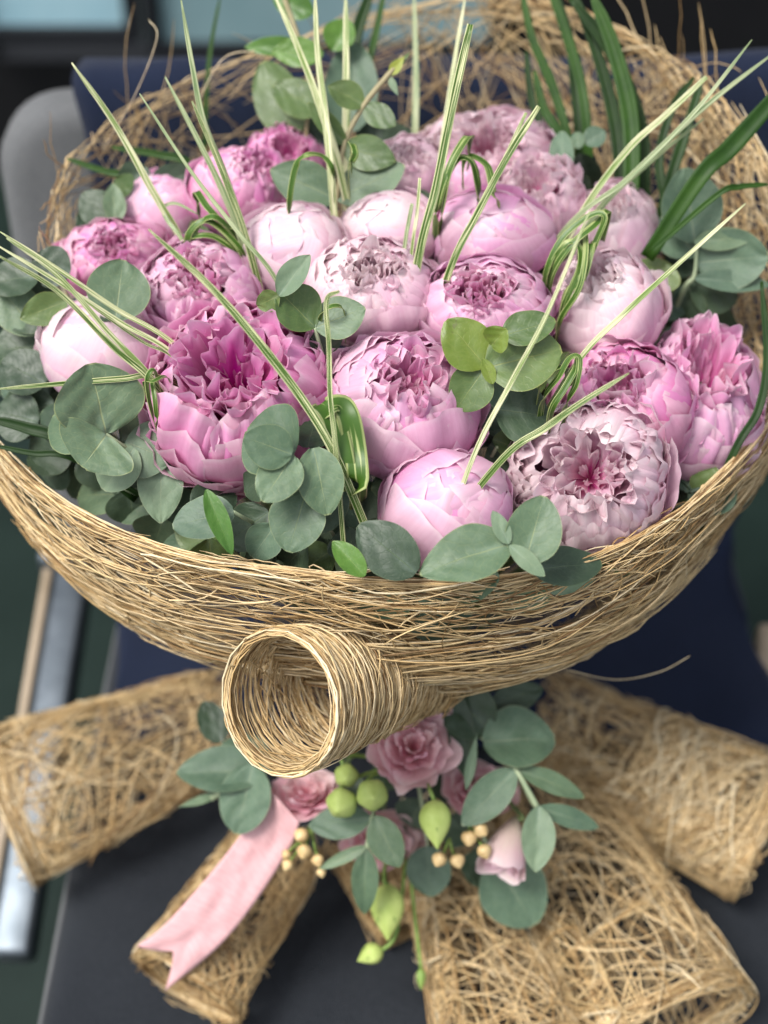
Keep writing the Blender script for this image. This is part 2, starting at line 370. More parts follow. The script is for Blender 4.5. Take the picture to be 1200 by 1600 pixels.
# backrest: rounded slab leaning back
def backrest():
    x0, x1, z0, z1, rc = -.388, .42, -.02, .505, .07
    pts = []
    for cx, cz, a0 in ((x1-rc, z1-rc, 0), (x0+rc, z1-rc, 90), (x0+.02, z0+.02, 180), (x1-.02, z0+.02, 270)):
        r = rc if cz > .2 else .02
        for k in range(9): a = math.radians(a0+k*90/8); pts.append((cx+r*math.cos(a), cz+r*math.sin(a)))
    pts = np.array(pts); c = pts.mean(0); rows = []
    for dep, ins in ((0, .035), (.0, .02), (.006, .007), (.02, 0), (.045, 0), (.058, .007), (.064, .02), (.064, .035)):
        q = pts.copy()
        d = c-q; q = q + d/np.linalg.norm(d, axis=1)[:, None]*ins
        rows.append(np.stack([q[:, 0], .372+dep+(q[:, 1])*.06/.57, q[:, 1]], 1))
    rows = [np.repeat(rows[0].mean(0)[None], len(pts), 0)]+rows+[np.repeat(rows[-1].mean(0)[None], len(pts), 0)]
    return grid_mesh('backrest', np.array(rows), None, CO, closed_u=True)
link('backrest', backrest(), M_BACK, chair)
def bar(name, a, b, sx, sz, mat, parent, org):
    a, b = np.asarray(a, float), np.asarray(b, float); t = nrm(b-a); s = nrm(np.cross(t, (0, 0, 1))) if abs(t[2]) < .95 else np.array([1., 0, 0]); u = np.cross(s, t)
    bm = bmesh.new(); box_bm(bm, (-sx/2, 0, -sz/2), (sx/2, np.linalg.norm(b-a), sz/2), min(sx, sz)*.2, 2)
    M = Matrix(((s[0], t[0], u[0], a[0]-org[0]), (s[1], t[1], u[1], a[1]-org[1]), (s[2], t[2], u[2], a[2]-org[2]), (0, 0, 0, 1)))
    bmesh.ops.transform(bm, matrix=M, verts=bm.verts); return bm_obj(name, bm, mat, parent)
ra, rb = P3(118, 892, 1.70), P3(20, 1500, 1.46)
bar('side_strut', ra, rb, .044, .04, M_CHROME, chair, CO)
off = np.array([-.029, 0, .004]); bar('strut_edging', ra+off, rb+off, .010, .03, M_TAN, chair, CO)
bar('strut_cap', ra+(-.006, -.012, .012), ra+(-.006, .03, .012), .07, .045, M_CHROME, chair, CO)
rc, rd = P3(1204, 985, 1.66), P3(1196, 1180, 1.58)
bar('side_strut', rc, rd, .034, .04, M_TAN, chair, CO)
for x, y in ((-.29, -.46), (.38, -.46), (-.29, .33), (.38, .33)):
    bar('leg', (x, y, -.105), (x*1.05, y*1.05, -.466), .03, .03, M_CHROME, chair, CO)

# navy jacket draped over backrest and rear of the seat
prof = catmull([(.52, .15), (.51, .42), (.50, .505), (.465, .542), (.42, .525), (.392, .40), (.372, .2), (.352, .06), (.32, .022), (.24, .012), (.13, .010), (.04, .010)], 70)
wf = wob(R, 7, 6, 26); wf2 = wob(R, 5, 2, 8)
X = np.linspace(-.285, .405, 90); Pj = np.zeros((70, 90, 3))
for i, (y, z) in enumerate(prof):
    t = i/69.; amp = .016*(.25+min(1, abs(t-.35)*2.2)) if t < .6 else .008
    d = wf(X*3, np.full_like(X, t*1.2))*amp+wf2(X*2, np.full_like(X, t*4))*.014*(t < .62)
    d = np.maximum(d, -.003)
    nn = np.array([0, -1, .12]) if t < .62 else np.array([0, -.1, 1])
    if t < .2: nn = np.array([0, 1., 0])
    if .2 <= t < .33: nn = np.array([0, -.3, 1.])
    Pj[i, :, 0] = X + .008*wf2(np.full_like(X, t*9), X); Pj[i, :, 1] = y+d*nn[1]; Pj[i, :, 2] = z+d*nn[2]
for side, e in ((0, -1), (-1, 1)): Pj[:, side, 0] += .012*np.sin(np.linspace(0, 14, 70))
o = link('jacket', grid_mesh('jacket', Pj, None, (.05, .46, .59)), M_NAVY, None, (.05, .46, .59))
tag(o, 'dark navy blue jacket draped over the chair backrest and seat', 'jacket')
md = o.modifiers.new('cloth_thickness', 'SOLIDIFY'); md.thickness = .004; md.offset = 1

# ------------------------------------------------------------------ sisal fibre sheets
FC = np.array([(.66, .49, .26), (.74, .58, .34), (.57, .40, .19), (.42, .27, .115), (.70, .53, .28), (.80, .68, .45), (.27, .16, .065)])
FP = np.array([.24, .20, .18, .11, .15, .07, .05])
def fibres_mesh(name, P, rad, colr, origin, sides=3):
    N, K = P.shape[:2]
    T = np.gradient(P, axis=1); T /= np.linalg.norm(T, axis=2)[..., None]+1e-9
    ref = R.normal(size=(N, 1, 3)); n1 = np.cross(T, np.repeat(ref, K, 1)); n1 /= np.linalg.norm(n1, axis=2)[..., None]+1e-9; n2 = np.cross(T, n1)
    a = np.arange(sides)/sides*2*np.pi
    tp = np.ones(K); tp[0] = tp[-1] = .45
    rr = (rad[:, None]*tp[None])[..., None, None]
    V = P[:, :, None]+rr*(np.cos(a)[None, None, :, None]*n1[:, :, None]+np.sin(a)[None, None, :, None]*n2[:, :, None])
    idx = np.arange(N*K*sides).reshape(N, K, sides)
    A, B = idx[:, :-1], np.roll(idx, -1, 2)[:, :-1]; Cc, D = np.roll(idx, -1, 2)[:, 1:], idx[:, 1:]
    F = np.stack([A, B, Cc, D], -1).reshape(-1, 4)
    me = bpy.data.meshes.new(name); raw_mesh(me, V.reshape(-1, 3)-np.asarray(origin), F)
    ca = me.color_attributes.new('fibre_colour', 'FLOAT_COLOR', 'POINT')
    c4 = np.ones((N, K*sides, 4)); c4[..., :3] = colr[:, None]
    ca.data.foreach_set('color', c4.astype(np.float32).ravel())
    return me
def fibre_set(f, N, su, sv, length, ang, spread, off=.003, K=11, rad=(.0005, .0009), curl=.9, reflect=True, u0=0., u1=1., dens=None, bias=0., vlo=0.0, vhi=1.0, colp=None, slack=.03, clump=.7):
    """random-walk fibres on the sheet f(u,v); su, sv are its size in metres so that directions are metric"""
    u = R.uniform(u0, u1, N); v = R.uniform(vlo, vhi, N)
    if clump > 0:
        wc = wob(R, 9, .8, 2.6); qq = wc(u*su*22, v*sv*22)*2.2
        m = R.uniform(0, 1, N) < np.clip(.55+clump*qq, .06, 1); u, v = u[m], v[m]; N = len(u)
    if dens is not None:
        m = R.uniform(0, 1, N) < dens(u, v); u, v = u[m], v[m]; N = len(u)
    L = length*R.uniform(.45, 1.5, N); th = ang+R.normal(0, spread, N)+np.where(R.uniform(size=N) < .5, np.pi, 0)
    k0 = R.normal(0, curl, N)/length; k1 = R.normal(0, curl*2, N)/length**2
    s = np.linspace(-.5, .5, K)[None]*L[:, None]
    tt = th[:, None]+k0[:, None]*s+k1[:, None]*s*s+.05*np.cumsum(R.normal(size=(N, K)), 1)*curl
    ds = (L/(K-1))[:, None]
    uu = u[:, None]+np.cumsum(np.cos(tt)*ds, 1)/su - (np.cos(tt)*ds).sum(1)[:, None]/su/2
    vv = v[:, None]+np.cumsum(np.sin(tt)*ds, 1)/sv - (np.sin(tt)*ds).sum(1)[:, None]/sv/2
    if reflect:
        vv = np.where(vv < 0, -vv*.5, vv); vv = np.where(vv > 1, 2-vv, vv)
        lim = u0-slack*R.uniform(0, 1, (N, 1)); uu = np.where(uu < lim, 2*lim-uu, uu)
        lim = u1+slack*R.uniform(0, 1, (N, 1)); uu = np.where(uu > lim, 2*lim-uu, uu)
    P = f(uu, vv)
    e = 1e-3; nx = np.cross(f(uu+e, vv)-P, f(uu, vv+e)-P); nx /= np.linalg.norm(nx, axis=-1)[..., None]+1e-12
    d = R.normal(0, off, N)[:, None]+np.cumsum(R.normal(0, off*.45, (N, K)), 1)+bias
    P = P+nx*d[..., None]
    rad_ = R.uniform(*rad, N)
    cp = FP if colp is None else colp
    c = FC[R.choice(len(FC), N, p=cp)]*R.uniform(.85, 1.12, (N, 1))
    return P, rad_, c
def sheet(root, sets, origin, loose=None):
    K = max(s[0].shape[1] for s in sets)
    def resample(P):
        k = P.shape[1]
        if k == K: return P
        t = np.linspace(0, k-1, K); i = np.minimum(t.astype(int), k-2); f = (t-i)[None, :, None]
        return P[:, i]*(1-f)+P[:, i+1]*f
    P = np.concatenate([resample(s[0]) for s in sets]); r = np.concatenate([s[1] for s in sets]); c = np.concatenate([s[2] for s in sets])
    o = link('fibre_web', fibres_mesh('fibre_web', P, r, c, origin), M_FIB, root); o['kind'] = 'stuff'
    for pts in loose or []:
        q = catmull(pts, 16)[None]
        link('loose_fibre', fibres_mesh('loose_fibre', q, np.array([.0005]), FC[R.choice([1, 5], 1)], origin), M_FIB, root)

# --- front collar: a bowl from a rim around the flowers down to the tied waist
WAIST = np.array([.012, -.02, .15])
BOWL = np.array([.012, -.01, .268])
rim_px = [(-45, 610), (-5, 690), (100, 785), (250, 852), (450, 888), (650, 905), (850, 888), (1000, 835), (1110, 755), (1200, 655), (1245, 570)]
rim_pts = np.array([atz(x, y, .492) for x, y in rim_px])
def bowl_factory(rp, W, p, bulge=0.0):
    cs = catmull(rp, 400)
    def f(u, v):
        u = np.asarray(u); v = np.asarray(v)
        q = np.clip(u, -.15, 1.15)*399; i = np.clip(q.astype(int), 0, 398); fr = (q-i)[..., None]
        rim = cs[i]*(1-fr)+cs[i+1]*fr
        vz = 1-v; h = np.maximum(1-np.abs(1-vz)**p, 0.0)**(1/p)
        h = h*(1+bulge*np.sin(np.clip(v, 0, 1)*np.pi))
        P = np.empty(u.shape+(3,))
        P[..., :2] = W[:2]+(rim[..., :2]-W[:2])*h[..., None]; P[..., 2] = W[2]+(rim[..., 2]-W[2])*vz
        return P
    return f
fb = bowl_factory(rim_pts, BOWL, 2.3, .03)
wrap_front = empty('fibre_wrap', WAIST, 'curved golden fibre collar wrapped around the front of the bouquet', 'flower wrap', 'natural fibre wrapping pieces')
su = .85; sv = .36
centre_gap = lambda u, v: np.clip(.12+.8*np.abs(u-.56)/.24 + .9*(v > .30), 0, 1)
sets = [fibre_set(fb, 1450, su, sv, .19, .0, .26, .0018, 13, (.00032, .00092), .6, dens=centre_gap, vlo=0, vhi=.9),
        fibre_set(fb, 150, su, sv, .26, .0, .06, .0012, 15, (.00042, .0008), .3, vlo=0, vhi=.06),
        fibre_set(fb, 620, su, sv, .12, .4, .7, .002, 11, (.0004, .0007), 1.0, vlo=.02, vhi=.95, dens=centre_gap),
        fibre_set(fb, 240, su, sv, .13, .0, .42, .0025, 13, (.0004, .0008), 1.1, vlo=0, vhi=.14, u0=.3, u1=.8)]
sheet(wrap_front, sets, WAIST)

# --- back sheet: tall fan behind the flowers
back_px = [(62, 400, 1.07), (76, 325, 1.10), (112, 235, 1.14), (205, 165, 1.19), (350, 100, 1.22), (500, 45, 1.23), (650, 5, 1.23), (780, -15, 1.22), (900, 10, 1.20), (1000, 62, 1.18), (1085, 105, 1.15), (1150, 185, 1.13), (1205, 265, 1.10), (1255, 370, 1.07), (1290, 500, 1.03)]
bk = np.array([P3(*a) for a in back_px])
fbk = bowl_factory(bk, np.array([.01, .05, .16]), 1.7)
wrap_back = empty('fibre_wrap', (.01, .05, .16), 'tall loose woven fibre fan standing behind the flowers against the navy jacket', 'flower wrap', 'natural fibre wrapping pieces')
bkd = lambda u, v: np.clip(.8+.6*(u-.35)/.3, .8, 1)
sets = [fibre_set(fbk, 980, 1.15, .45, .17, 0.3, 1.0, .002, 12, (.00032, .00075), .7, vlo=0, vhi=.6, dens=bkd),
        fibre_set(fbk, 340, 1.15, .45, .20, 0.0, .5, .002, 12, (.00035, .0008), .6, vlo=0, vhi=.3, u0=.5, u1=1.0),
        fibre_set(fbk, 420, 1.15, .45, .17, 0.3, 1.0, .002, 12, (.00045, .0009), .7, vlo=.55, vhi=1.0),
        fibre_set(fbk, 70, 1.15, .45, .20, 0.0, .12, .0015, 12, (.0005, .0009), .6, vlo=0, vhi=.05, u0=.05, u1=1.0),
        fibre_set(fbk, 150, 1.15, .45, .12, 0.3, .6, .003, 12, (.0003, .0007), .35, vlo=-.02, vhi=.08, reflect=False)]
sheet(wrap_back, sets, (.01, .05, .16),
      [[P3(300, 180, 1.14), P3(345, 95, 1.12), P3(395, 80, 1.13), P3(440, 82, 1.15)], [P3(160, 235, 1.12), P3(210, 150, 1.10), P3(245, 60, 1.09), P3(232, 30, 1.09)]])

# --- rolled fibre tubes
def tube_factory(A, B, rA, rB, squash=1.0, turns=1.15, bend=0.0, a_off=0.0):
    A, B = np.asarray(A, float), np.asarray(B, float); t = nrm(B-A); s = nrm(np.cross(t, (0, 0, 1))); n = np.cross(s, t)
    def f(u, v):
        u = np.asarray(u); v = np.asarray(v); a = v*turns*2*np.pi+a_off
        r = (rA+(rB-rA)*np.clip(u, -.2, 1.2))*(1+.03*(v-.5)*turns)
        c = A+(B-A)*u[..., None]+bend*(np.sin(np.clip(u, 0, 1)*np.pi))[..., None]*np.array([0, 0, 1.])
        return c+(r*np.cos(a))[..., None]*s+(r*np.sin(a)*squash)[..., None]*n
    return f, np.linalg.norm(B-A), (rA+rB)*np.pi*turns
def roll(label, A, B, rA, rB, sq, N, ang=.9, spread=.8, length=.11, loose=None, curl=1.0, turns=1.15, colp=None, extra=None):
    f, lu, lv = tube_factory(A, B, rA, rB, sq, turns)
    root = empty('fibre_roll', np.asarray(A), label, 'fibre roll', 'natural fibre wrapping pieces')
    n0 = int(N*.54)
    sets = [fibre_set(f, n0, lu, lv, length, ang, spread, .0018, 11, (.0004, .00085), curl, vlo=0, vhi=1, colp=colp, slack=.05),
            fibre_set(f, n0//5, lu, lv, length*1.4, 1.5708, .12, .0012, 13, (.00045, .0008), .3, u0=.93, u1=1.0, slack=.01, colp=colp),
            fibre_set(f, n0//8, lu, lv, length*1.6, 0, .1, .0012, 12, (.00045, .0009), .4, colp=colp, slack=.03)]
    if extra: sets += extra(f, lu, lv)
    sheet(root, sets, A, loose)
    return f
def ap(px, py, z): return atz(px, py, z)
roll('wide fibre roll pointing at the steel chair strut', ap(365, 1115, .085), ap(8, 1262, .066), .050, .080, .8, 1500)
roll('narrow fibre roll lying beneath the pink ribbon', ap(455, 1300, .07), ap(290, 1545, .045), .038, .052, .85, 900, colp=np.array([.2, .1, .25, .2, .15, .02, .08]))
roll('fibre roll lying under the hanging green buds', ap(690, 1270, .06), ap(815, 1670, .05), .046, .060, .7, 1300)
roll('long fibre roll ending at the front beneath the darkest corsage leaf', ap(845, 1230, .075), ap(1050, 1610, .055), .052, .075, .75, 1500)
CUT = np.array([.2, .3, .05, .0, .15, .3, .0])
def tufts(f, lu, lv):
    return [fibre_set(f, 230, lu, lv, .045, 1.35, .45, .003, 6, (.0006, .0012), .5, u0=.40, u1=.95, vlo=.0, vhi=.12, bias=.003, colp=CUT),
            fibre_set(f, 230, lu, lv, .045, 1.35, .45, .003, 6, (.0006, .0012), .5, u0=.45, u1=.95, vlo=.12, vhi=.26, bias=.003, colp=CUT)]
roll('thick fibre roll with bright cut straw ends beside the navy jacket', ap(840, 1120, .085), ap(1195, 1300, .062), .050, .068, .9, 1700, extra=tufts)
roll('short dark fibre roll tucked low behind the corsage buds', ap(560, 1300, .045), ap(650, 1440, .030), .034, .036, .8, 420, colp=np.array([.2, .0, .25, .25, .15, .0, .15]))
# curled roll under the collar: ring-wound fibres, its open end towards the viewer
A0, B0 = P3(668, 1032, 1.08), P3(436, 1098, .925)
f0, lu0, lv0 = tube_factory(A0, B0, .037, .0470, 1.0, 1.6)
curl = empty('fibre_roll', A0, 'tight curl of ring-wound fibre with an open round mouth under the collar', 'fibre roll', 'natural fibre wrapping pieces')
sheet(curl, [fibre_set(f0, 640, lu0, lv0, .24, 1.5708, .10, .0009, 22, (.0004, .00075), .25, slack=.02),
             fibre_set(f0, 70, lu0, lv0, .26, 1.5708, .04, .0008, 22, (.0005, .0008), .1, u0=.95, u1=1.0, slack=.01),
             fibre_set(f0, 110, lu0, lv0, .12, 1.2, .35, .0015, 14, (.0004, .0007), .8)], A0,
      [[P3(880, 1045, 1.1), P3(960, 1062, 1.1), P3(1030, 1050, 1.09), P3(1078, 1025, 1.08)]])

# ------------------------------------------------------------------ peonies
def frame_from(z, roll):
    z = nrm(z); x = nrm(np.cross((0.3, .9, .2), z)); y = np.cross(z, x); c, s = math.cos(roll), math.sin(roll)
    return np.stack([c*x+s*y, -s*x+c*y, z], 1)
def jag(rng, u, amt):
    k = rng.uniform(1.5, 7.5, 4); p = rng.uniform(0, 6.28, 4)
    return amt*sum((.5+.5*np.sin(k[i]*u+p[i])) for i in range(4))/4*1.6
def shell(rng, az, wang, psi0, psi1, rad, tuck=.03, lip=0.0, ruff=.02, notch=.04, nu=17, nv=16, sq=.95, fl=0.0):
    u = np.linspace(-1, 1, nu)[None]; v = np.linspace(0, 1, nv)[:, None]
    vm = 1-(.30*np.abs(u)**2.8+jag(rng, u, notch*1.5)+.07*np.exp(-(u/.2)**2)*rng.uniform(-.3, 1))*(.75/max(psi1-psi0, .6))
    V = v*vm
    psi = psi0+(psi1-psi0)*V
    shp = (.45+.55*np.sin(np.minimum(1, V/.62)*np.pi/2))*(1-.10*V**6)
    s = u*wang*shp
    w1 = wob(rng, 5, 1.5, 5); w2 = wob(rng, 5, 5, 11); w3 = wob(rng, 4, 10, 18)
    r = rad*(1+tuck*u+lip*V**5+ruff*.7*w1(u*1.2, V*2)+ruff*V**2*w2(u, V)*1.3+ruff*(np.maximum(V-.7, 0)/.3)**2*w3(u, V*.5)*1.4)
    r = r*(1-.05*np.abs(u)**3*V)
    ca, sa = np.cos(az), np.sin(az)
    c = np.stack(np.broadcast_arrays(np.sin(psi)*ca, np.sin(psi)*sa, -np.cos(psi)), -1); e = np.array([-sa, ca, 0])
    r = r-.05*rad*np.abs(u)**2*0+fl*V**3*(1+.25*w2(u, V))
    for _ in range(3):
        u0 = rng.uniform(-.8, .8); r = r-rad*rng.uniform(.006, .022)*np.exp(-((u-u0-.15*(V-.5))/.07)**2)*V
    P = r[..., None]*(np.cos(s)[..., None]*c+np.sin(s)[..., None]*e)
    P[..., 2] *= sq
    UV = np.stack(np.broadcast_arrays(u*.5+.5, v+0*u), -1)
    return P, UV
def ruffle(rng, az, wang, rho, zt, zb, ruff=.06, flare=0.0, incurve=0.0, notch=.10, nu=15, nv=13, twist=0.0):
    u = np.linspace(-1, 1, nu)[None]; v = np.linspace(0, 1, nv)[:, None]
    vm = 1-.22*np.abs(u)**2.5-jag(rng, u*1.3, notch*.9); V = v*vm
    h = rho*(np.sin(np.minimum(1, V*1.15)*np.pi/2)**.8)+flare*V**3-incurve*V**4
    z = zb+(zt-zb)*V
    shp = (.5+.5*np.sin(np.minimum(1, V/.7)*np.pi/2))
    w1 = wob(rng, 5, 1.5, 4.5); w2 = wob(rng, 5, 3, 6.5); w3 = wob(rng, 4, 5, 9)
    ang = az+u*wang*shp+twist*V+.25*wang*w1(V*2, u)
    rr = h+ruff*V**1.5*(w1(u*1.4, V*2)*1.3+w2(u, V)*1.0)+ruff*.8*V**3*w3(u*1.2, V)
    z = z+ruff*.9*V**2*w2(u+3, V)-.03*V*u*u
    P = np.stack(np.broadcast_arrays(rr*np.cos(ang), rr*np.sin(ang), z), -1)
    UV = np.stack(np.broadcast_arrays(u*.5+.5, v+0*u), -1)
    return P, UV
D = math.radians
def peony_petals(kind, rng):
    out = []
    def ring(n, wang, p0, p1, rad, lip=0.0, ruff=.02, notch=.04, tuck=.035):
        a0 = rng.uniform(0, 6.28); sg = rng.choice([-1, 1])
        for i in range(n):
            out.append(('petal',)+shell(rng, a0+i*2*np.pi/n+rng.normal(0, .12), D(wang)*rng.uniform(.8, 1.3), D(8), D(rng.uniform(p0-4, p1+4)), rad*rng.uniform(.98, 1.02), tuck*sg, lip+rng.normal(0, .018), ruff*rng.uniform(.7, 1.5), notch, fl=(rng.uniform(.04, .13) if rng.uniform() < .3 and p1 < 150 else 0.0)))
    def ruff(n, wang, rho, zt, zb, am, notch=.10, flare=0.0, incurve=0.0, tag_='inner_petal'):
        a0 = rng.uniform(0, 6.28)
        for i in range(n):
            rr = rho*rng.uniform(.9, 1.1)
            out.append((tag_,)+ruffle(rng, a0+i*2*np.pi/n+rng.normal(0, .15), D(wang)*rng.uniform(.8, 1.25), rr, zt+rng.normal(0, .05), zb, am*rng.uniform(.7, 1.3), flare+rng.normal(0, .03), incurve, notch, twist=rng.normal(0, .12)))
    def loose(n, p0, p1, fl):
        for i in range(n):
            out.append(('petal',)+shell(rng, rng.uniform(0, 6.28), D(rng.uniform(28, 40)), D(8), D(rng.uniform(p0, p1)), 1.02, .03, 0, .05, .07, fl=rng.uniform(.3, 1)*fl))
    if kind == 'A':
        ring(4, 52, 92, 112, 1.0, .02, .035); ring(5, 46, 118, 136, .985, .012, .035); ring(5, 44, 136, 152, .965, .01, .035, .05)
        ring(5, 38, 152, 166, .945, .012, .04, .06); ring(5, 34, 166, 182, .925, .01, .045, .08); ring(4, 34, 184, 204, .90, .0, .05, .09); ring(3, 40, 196, 222, .86, .0, .05, .05)
        loose(3, 70, 95, .12)
    elif kind in ('B', 'H'):
        ring(5, 50, 88, 110, 1.0, .04, .045, .05); ring(5, 44, 108, 126, .985, .02, .045, .06); ring(6, 38, 120, 136, .965, .02, .05, .07)
        ring(6, 33, 130, 146, .945, .02, .06, .09); ring(7, 28, 138, 152, .925, .02, .07, .10); ring(7, 26, 144, 158, .905, .02, .08, .11); ring(7, 25, 150, 163, .885, .02, .09, .12); ring(6, 26, 155, 168, .865, .02, .10, .12)
        h = 1.0 if kind == 'B' else .70
        ruff(8, 30, .48, .92, -.1, .12, .06, -.06); ruff(8, 30, .38, .96, -.1, .12, .06, -.05); ruff(7, 32, .29, .95, -.1, .11, .07, -.02); ruff(6, 34, .19, .93*h, -.1, .11, .08); ruff(5, 42, .10, .87*h, -.1, .10, .09); ruff(3, 50, .04, .8*h, -.1, .08, .1)
        loose(4, 75, 108, .17)
    else:
        ring(4, 50, 82, 100, 1.03, .06, .05, .06); ring(6, 42, 98, 114, 1.0, .05, .06, .08); ring(7, 33, 108, 124, .98, .05, .07, .10)
        ring(7, 29, 118, 134, .965, .05, .09, .11); ring(8, 25, 126, 142, .945, .045, .10, .12); ring(8, 24, 134, 149, .925, .04, .11, .12); ring(8, 23, 141, 155, .905, .04, .12, .13); ring(7, 24, 148, 160, .88, .04, .13, .13)
        ruff(8, 29, .55, .93, -.1, .15, .10, .03); ruff(8, 29, .46, .97, -.1, .15, .10, .0); ruff(7, 30, .37, .90, -.1, .14, .11); ruff(5, 32, .28, .66, -.1, .13, .1); ruff(5, 30, .24, .44, -.1, .11, .11); ruff(3, 40, .12, .34, -.1, .08, .1)
        loose(4, 80, 108, .18)
    return out
def peony(px, py, r, ox, oy, kind, tone, label, dd=0.0, seed=0, squeeze=(1, 1)):
    rng = np.random.default_rng(1000+seed)
    d = dome_d(px, py)+dd; c = P3(px, py, d); Rm = 1.09*r*d/FPX
    dx, dy = (ox-px)/r, -(oy-py)/r; k = math.hypot(dx, dy)
    if k > .92: dx, dy = dx*.92/k, dy*.92/k
    vz = math.sqrt(1-dx*dx-dy*dy); tc = tocam(c); rt = nrm(np.cross(UPV, tc)); up = np.cross(tc, rt)
    face = nrm(dx*rt+dy*up+vz*tc)
    M = frame_from(face, rng.uniform(0, 6.28))
    root = empty('peony', c, label, 'peony', 'pink peonies in the bouquet')
    sx, sy = squeeze
    lumps = wob(rng, 5, 1.2, 2.6); lumps2 = wob(rng, 5, 1.2, 2.6)
    for nm, P, UV in peony_petals(kind, rng):
        P = P*(1+.10*lumps(P[..., 0]*1.3, P[..., 1]*1.3+P[..., 2])+.07*lumps2(P[..., 2]*2, P[..., 0]*2-P[..., 1]))[..., None]
        q = (P.reshape(-1, 3) @ M.T)
        # flowers press on their neighbours: squeeze along the view's right and up directions
        q = q + np.outer(q @ rt, rt)*(sx-1) + np.outer(q @ up, up)*(sy-1)
        q = q.reshape(P.shape)*Rm
        link(nm, grid_mesh(nm, q, UV), PM[tone if nm == 'petal' else tone+'_r'], root)
    base = -face*Rm*.9
    foot = WAIST+(R.normal(0, .008), R.normal(0, .008), .02)-c
    link('stem', tube_mesh('stem', [base, base-face*Rm*.7+(0, 0, -.02), foot*.5+base*.3, foot], [.004, .0035]), M_STEM, root)
    return root
PEONIES = [
 (375, 620, 134, 358, 560, 'C', 'deep', 'largest open magenta pink peony with a deep hollow centre', -.01, (1, 1)),
 (628, 637, 108, 642, 585, 'H', 'mid', 'round pink peony with crinkled centre standing just over the closed pink ball', 0, (1, 1)),
 (921, 748, 116, 916, 726, 'C', 'pale', 'whitish frilled peony with a dark red heart near the collar', .008, (1, .97)),
 (699, 797, 97, 722, 752, 'A', 'mid', 'closed pink peony ball just above the front rim', 0, (1, .95)),
 (755, 487, 98, 752, 440, 'B', 'mid', 'pink peony directly above the spotted yellow leaves', 0, (1, .8)),
 (582, 458, 96, 585, 408, 'B', 'pale', 'pale pink peony with a small cleft of deeper pink above the three leaf sprig', 0, (1, .86)),
 (317, 460, 88, 302, 420, 'B', 'mid', 'pink peony between the grass loop and the magenta peony', 0, (1, .95)),
 (163, 548, 92, 170, 492, 'A', 'pale', 'closed blush peony crossed by several grass blades near the round leaf', 0, (1, .85)),
 (460, 392, 81, 470, 345, 'A', 'pale', 'smooth blush peony bud below the paired long leaves', 0, (1, .88)),
 (765, 370, 91, 757, 325, 'A', 'mid', 'smooth closed pink peony below the arched striped grass', 0, (1, .78)),
 (611, 362, 76, 600, 325, 'A', 'pale', 'half hidden blush peony with frayed rim between two closed ones', .015, (1, .8)),
 (252, 330, 65, 252, 295, 'A', 'mid', 'small smooth peony behind the folded striped grass', .01, (1, .9)),
 (380, 302, 76, 402, 252, 'B', 'deep', 'bright pink peony with shaggy top behind the slanted grass blades', .005, (1, .92)),
 (447, 258, 58, 447, 225, 'C', 'deep', 'ragged bright pink peony peeking over the shaggy one', .02, (1, .95)),
 (182, 412, 80, 175, 372, 'B', 'deep', 'loose bright pink peony behind the round leaf and blush one', .01, (1, .78)),
 (636, 270, 60, 640, 235, 'B', 'pale', 'pale frilly peony behind the tips of the paired long leaves', .02, (1, .9)),
 (762, 250, 98, 758, 200, 'C', 'pale', 'wide whitish peony farthest up beneath the dark grass tuft', .025, (1, .72)),
 (838, 315, 70, 832, 275, 'C', 'pale', 'small frilled whitish peony beside the upright teal leaf', .01, (.95, 1)),
 (958, 365, 70, 958, 315, 'B', 'pale', 'pale peony behind the bundle of crossing grass stalks', .015, (.95, 1.1)),
 (945, 482, 84, 925, 425, 'B', 'pale', 'lilac white peony below the looped striped grass bundle', 0, (1, 1)),
 (972, 640, 100, 962, 590, 'H', 'deep', 'mauve pink peony partly hidden behind the frilled whitish one', .01, (1, 1.02)),
 (1094, 630, 98, 1117, 570, 'C', 'mid', 'large soft pink peony beside the collar edge and dark leaves', .02, (.92, 1.2)),
 (718, 292, 52, 725, 262, 'A', 'mid', 'rose pink peony showing only between the arched striped grass', .03, (1, 1)),
]
for i, (px, py, r, ox, oy, kind, tone, label, dd, sqz) in enumerate(PEONIES):
    peony(px, py, r, ox, oy, kind, tone, label, dd, i, sqz)

# ------------------------------------------------------------------ eucalyptus
def leaf_grid(base, tip, n, hw, rng, shape='r', fold=.10, bend=.0, nu=11, nv=15):
    base, tip = np.asarray(base, float), np.asarray(tip, float); L = np.linalg.norm(tip-base)
    y = (tip-base)/L; x = nrm(np.cross(y, n)); z = np.cross(x, y)
    u = np.linspace(-1, 1, nu)[None]; v = np.linspace(0.0, 1, nv)[:, None]
    if shape == 'r': w_ = np.sin(np.pi*np.clip(v, .012, .992)**.86)**.56
    elif shape == 'o': w_ = np.sin(np.pi*np.clip(v, .008, .995)**.9)**.66
    else: w_ = np.sin(np.pi*np.clip(v, .008, .995)**.8)**1.1
    w1 = wob(rng, 4, 1, 3.5); w2 = wob(rng, 4, 3, 7)
    wv = w_*(1+.05*w2(v*1.3, u*0+1))
    X = u*hw*wv*(1-.04*rng.uniform(-1, 1)*u)
    Y = L*(v-.035*(1-np.abs(u))**2*0+.05*w1(u*1.1, v*0+.3)*v*(1-v)*2)
    fa = np.sqrt(u*u+.02)
    Z = hw*fold*2.2*fa*w_+L*bend*(v*v)+.05*hw*w2(u*1.5, v*3)*1.4+.09*hw*u*u*w1(v*2, u)
    P = base+X[..., None]*x+Y[..., None]*y+Z[..., None]*z
    UV = np.stack(np.broadcast_arrays(u*.5+.5, v+0*u), -1)
    return P, UV
SPRIG_GROUP = 'eucalyptus sprigs in the bouquet'
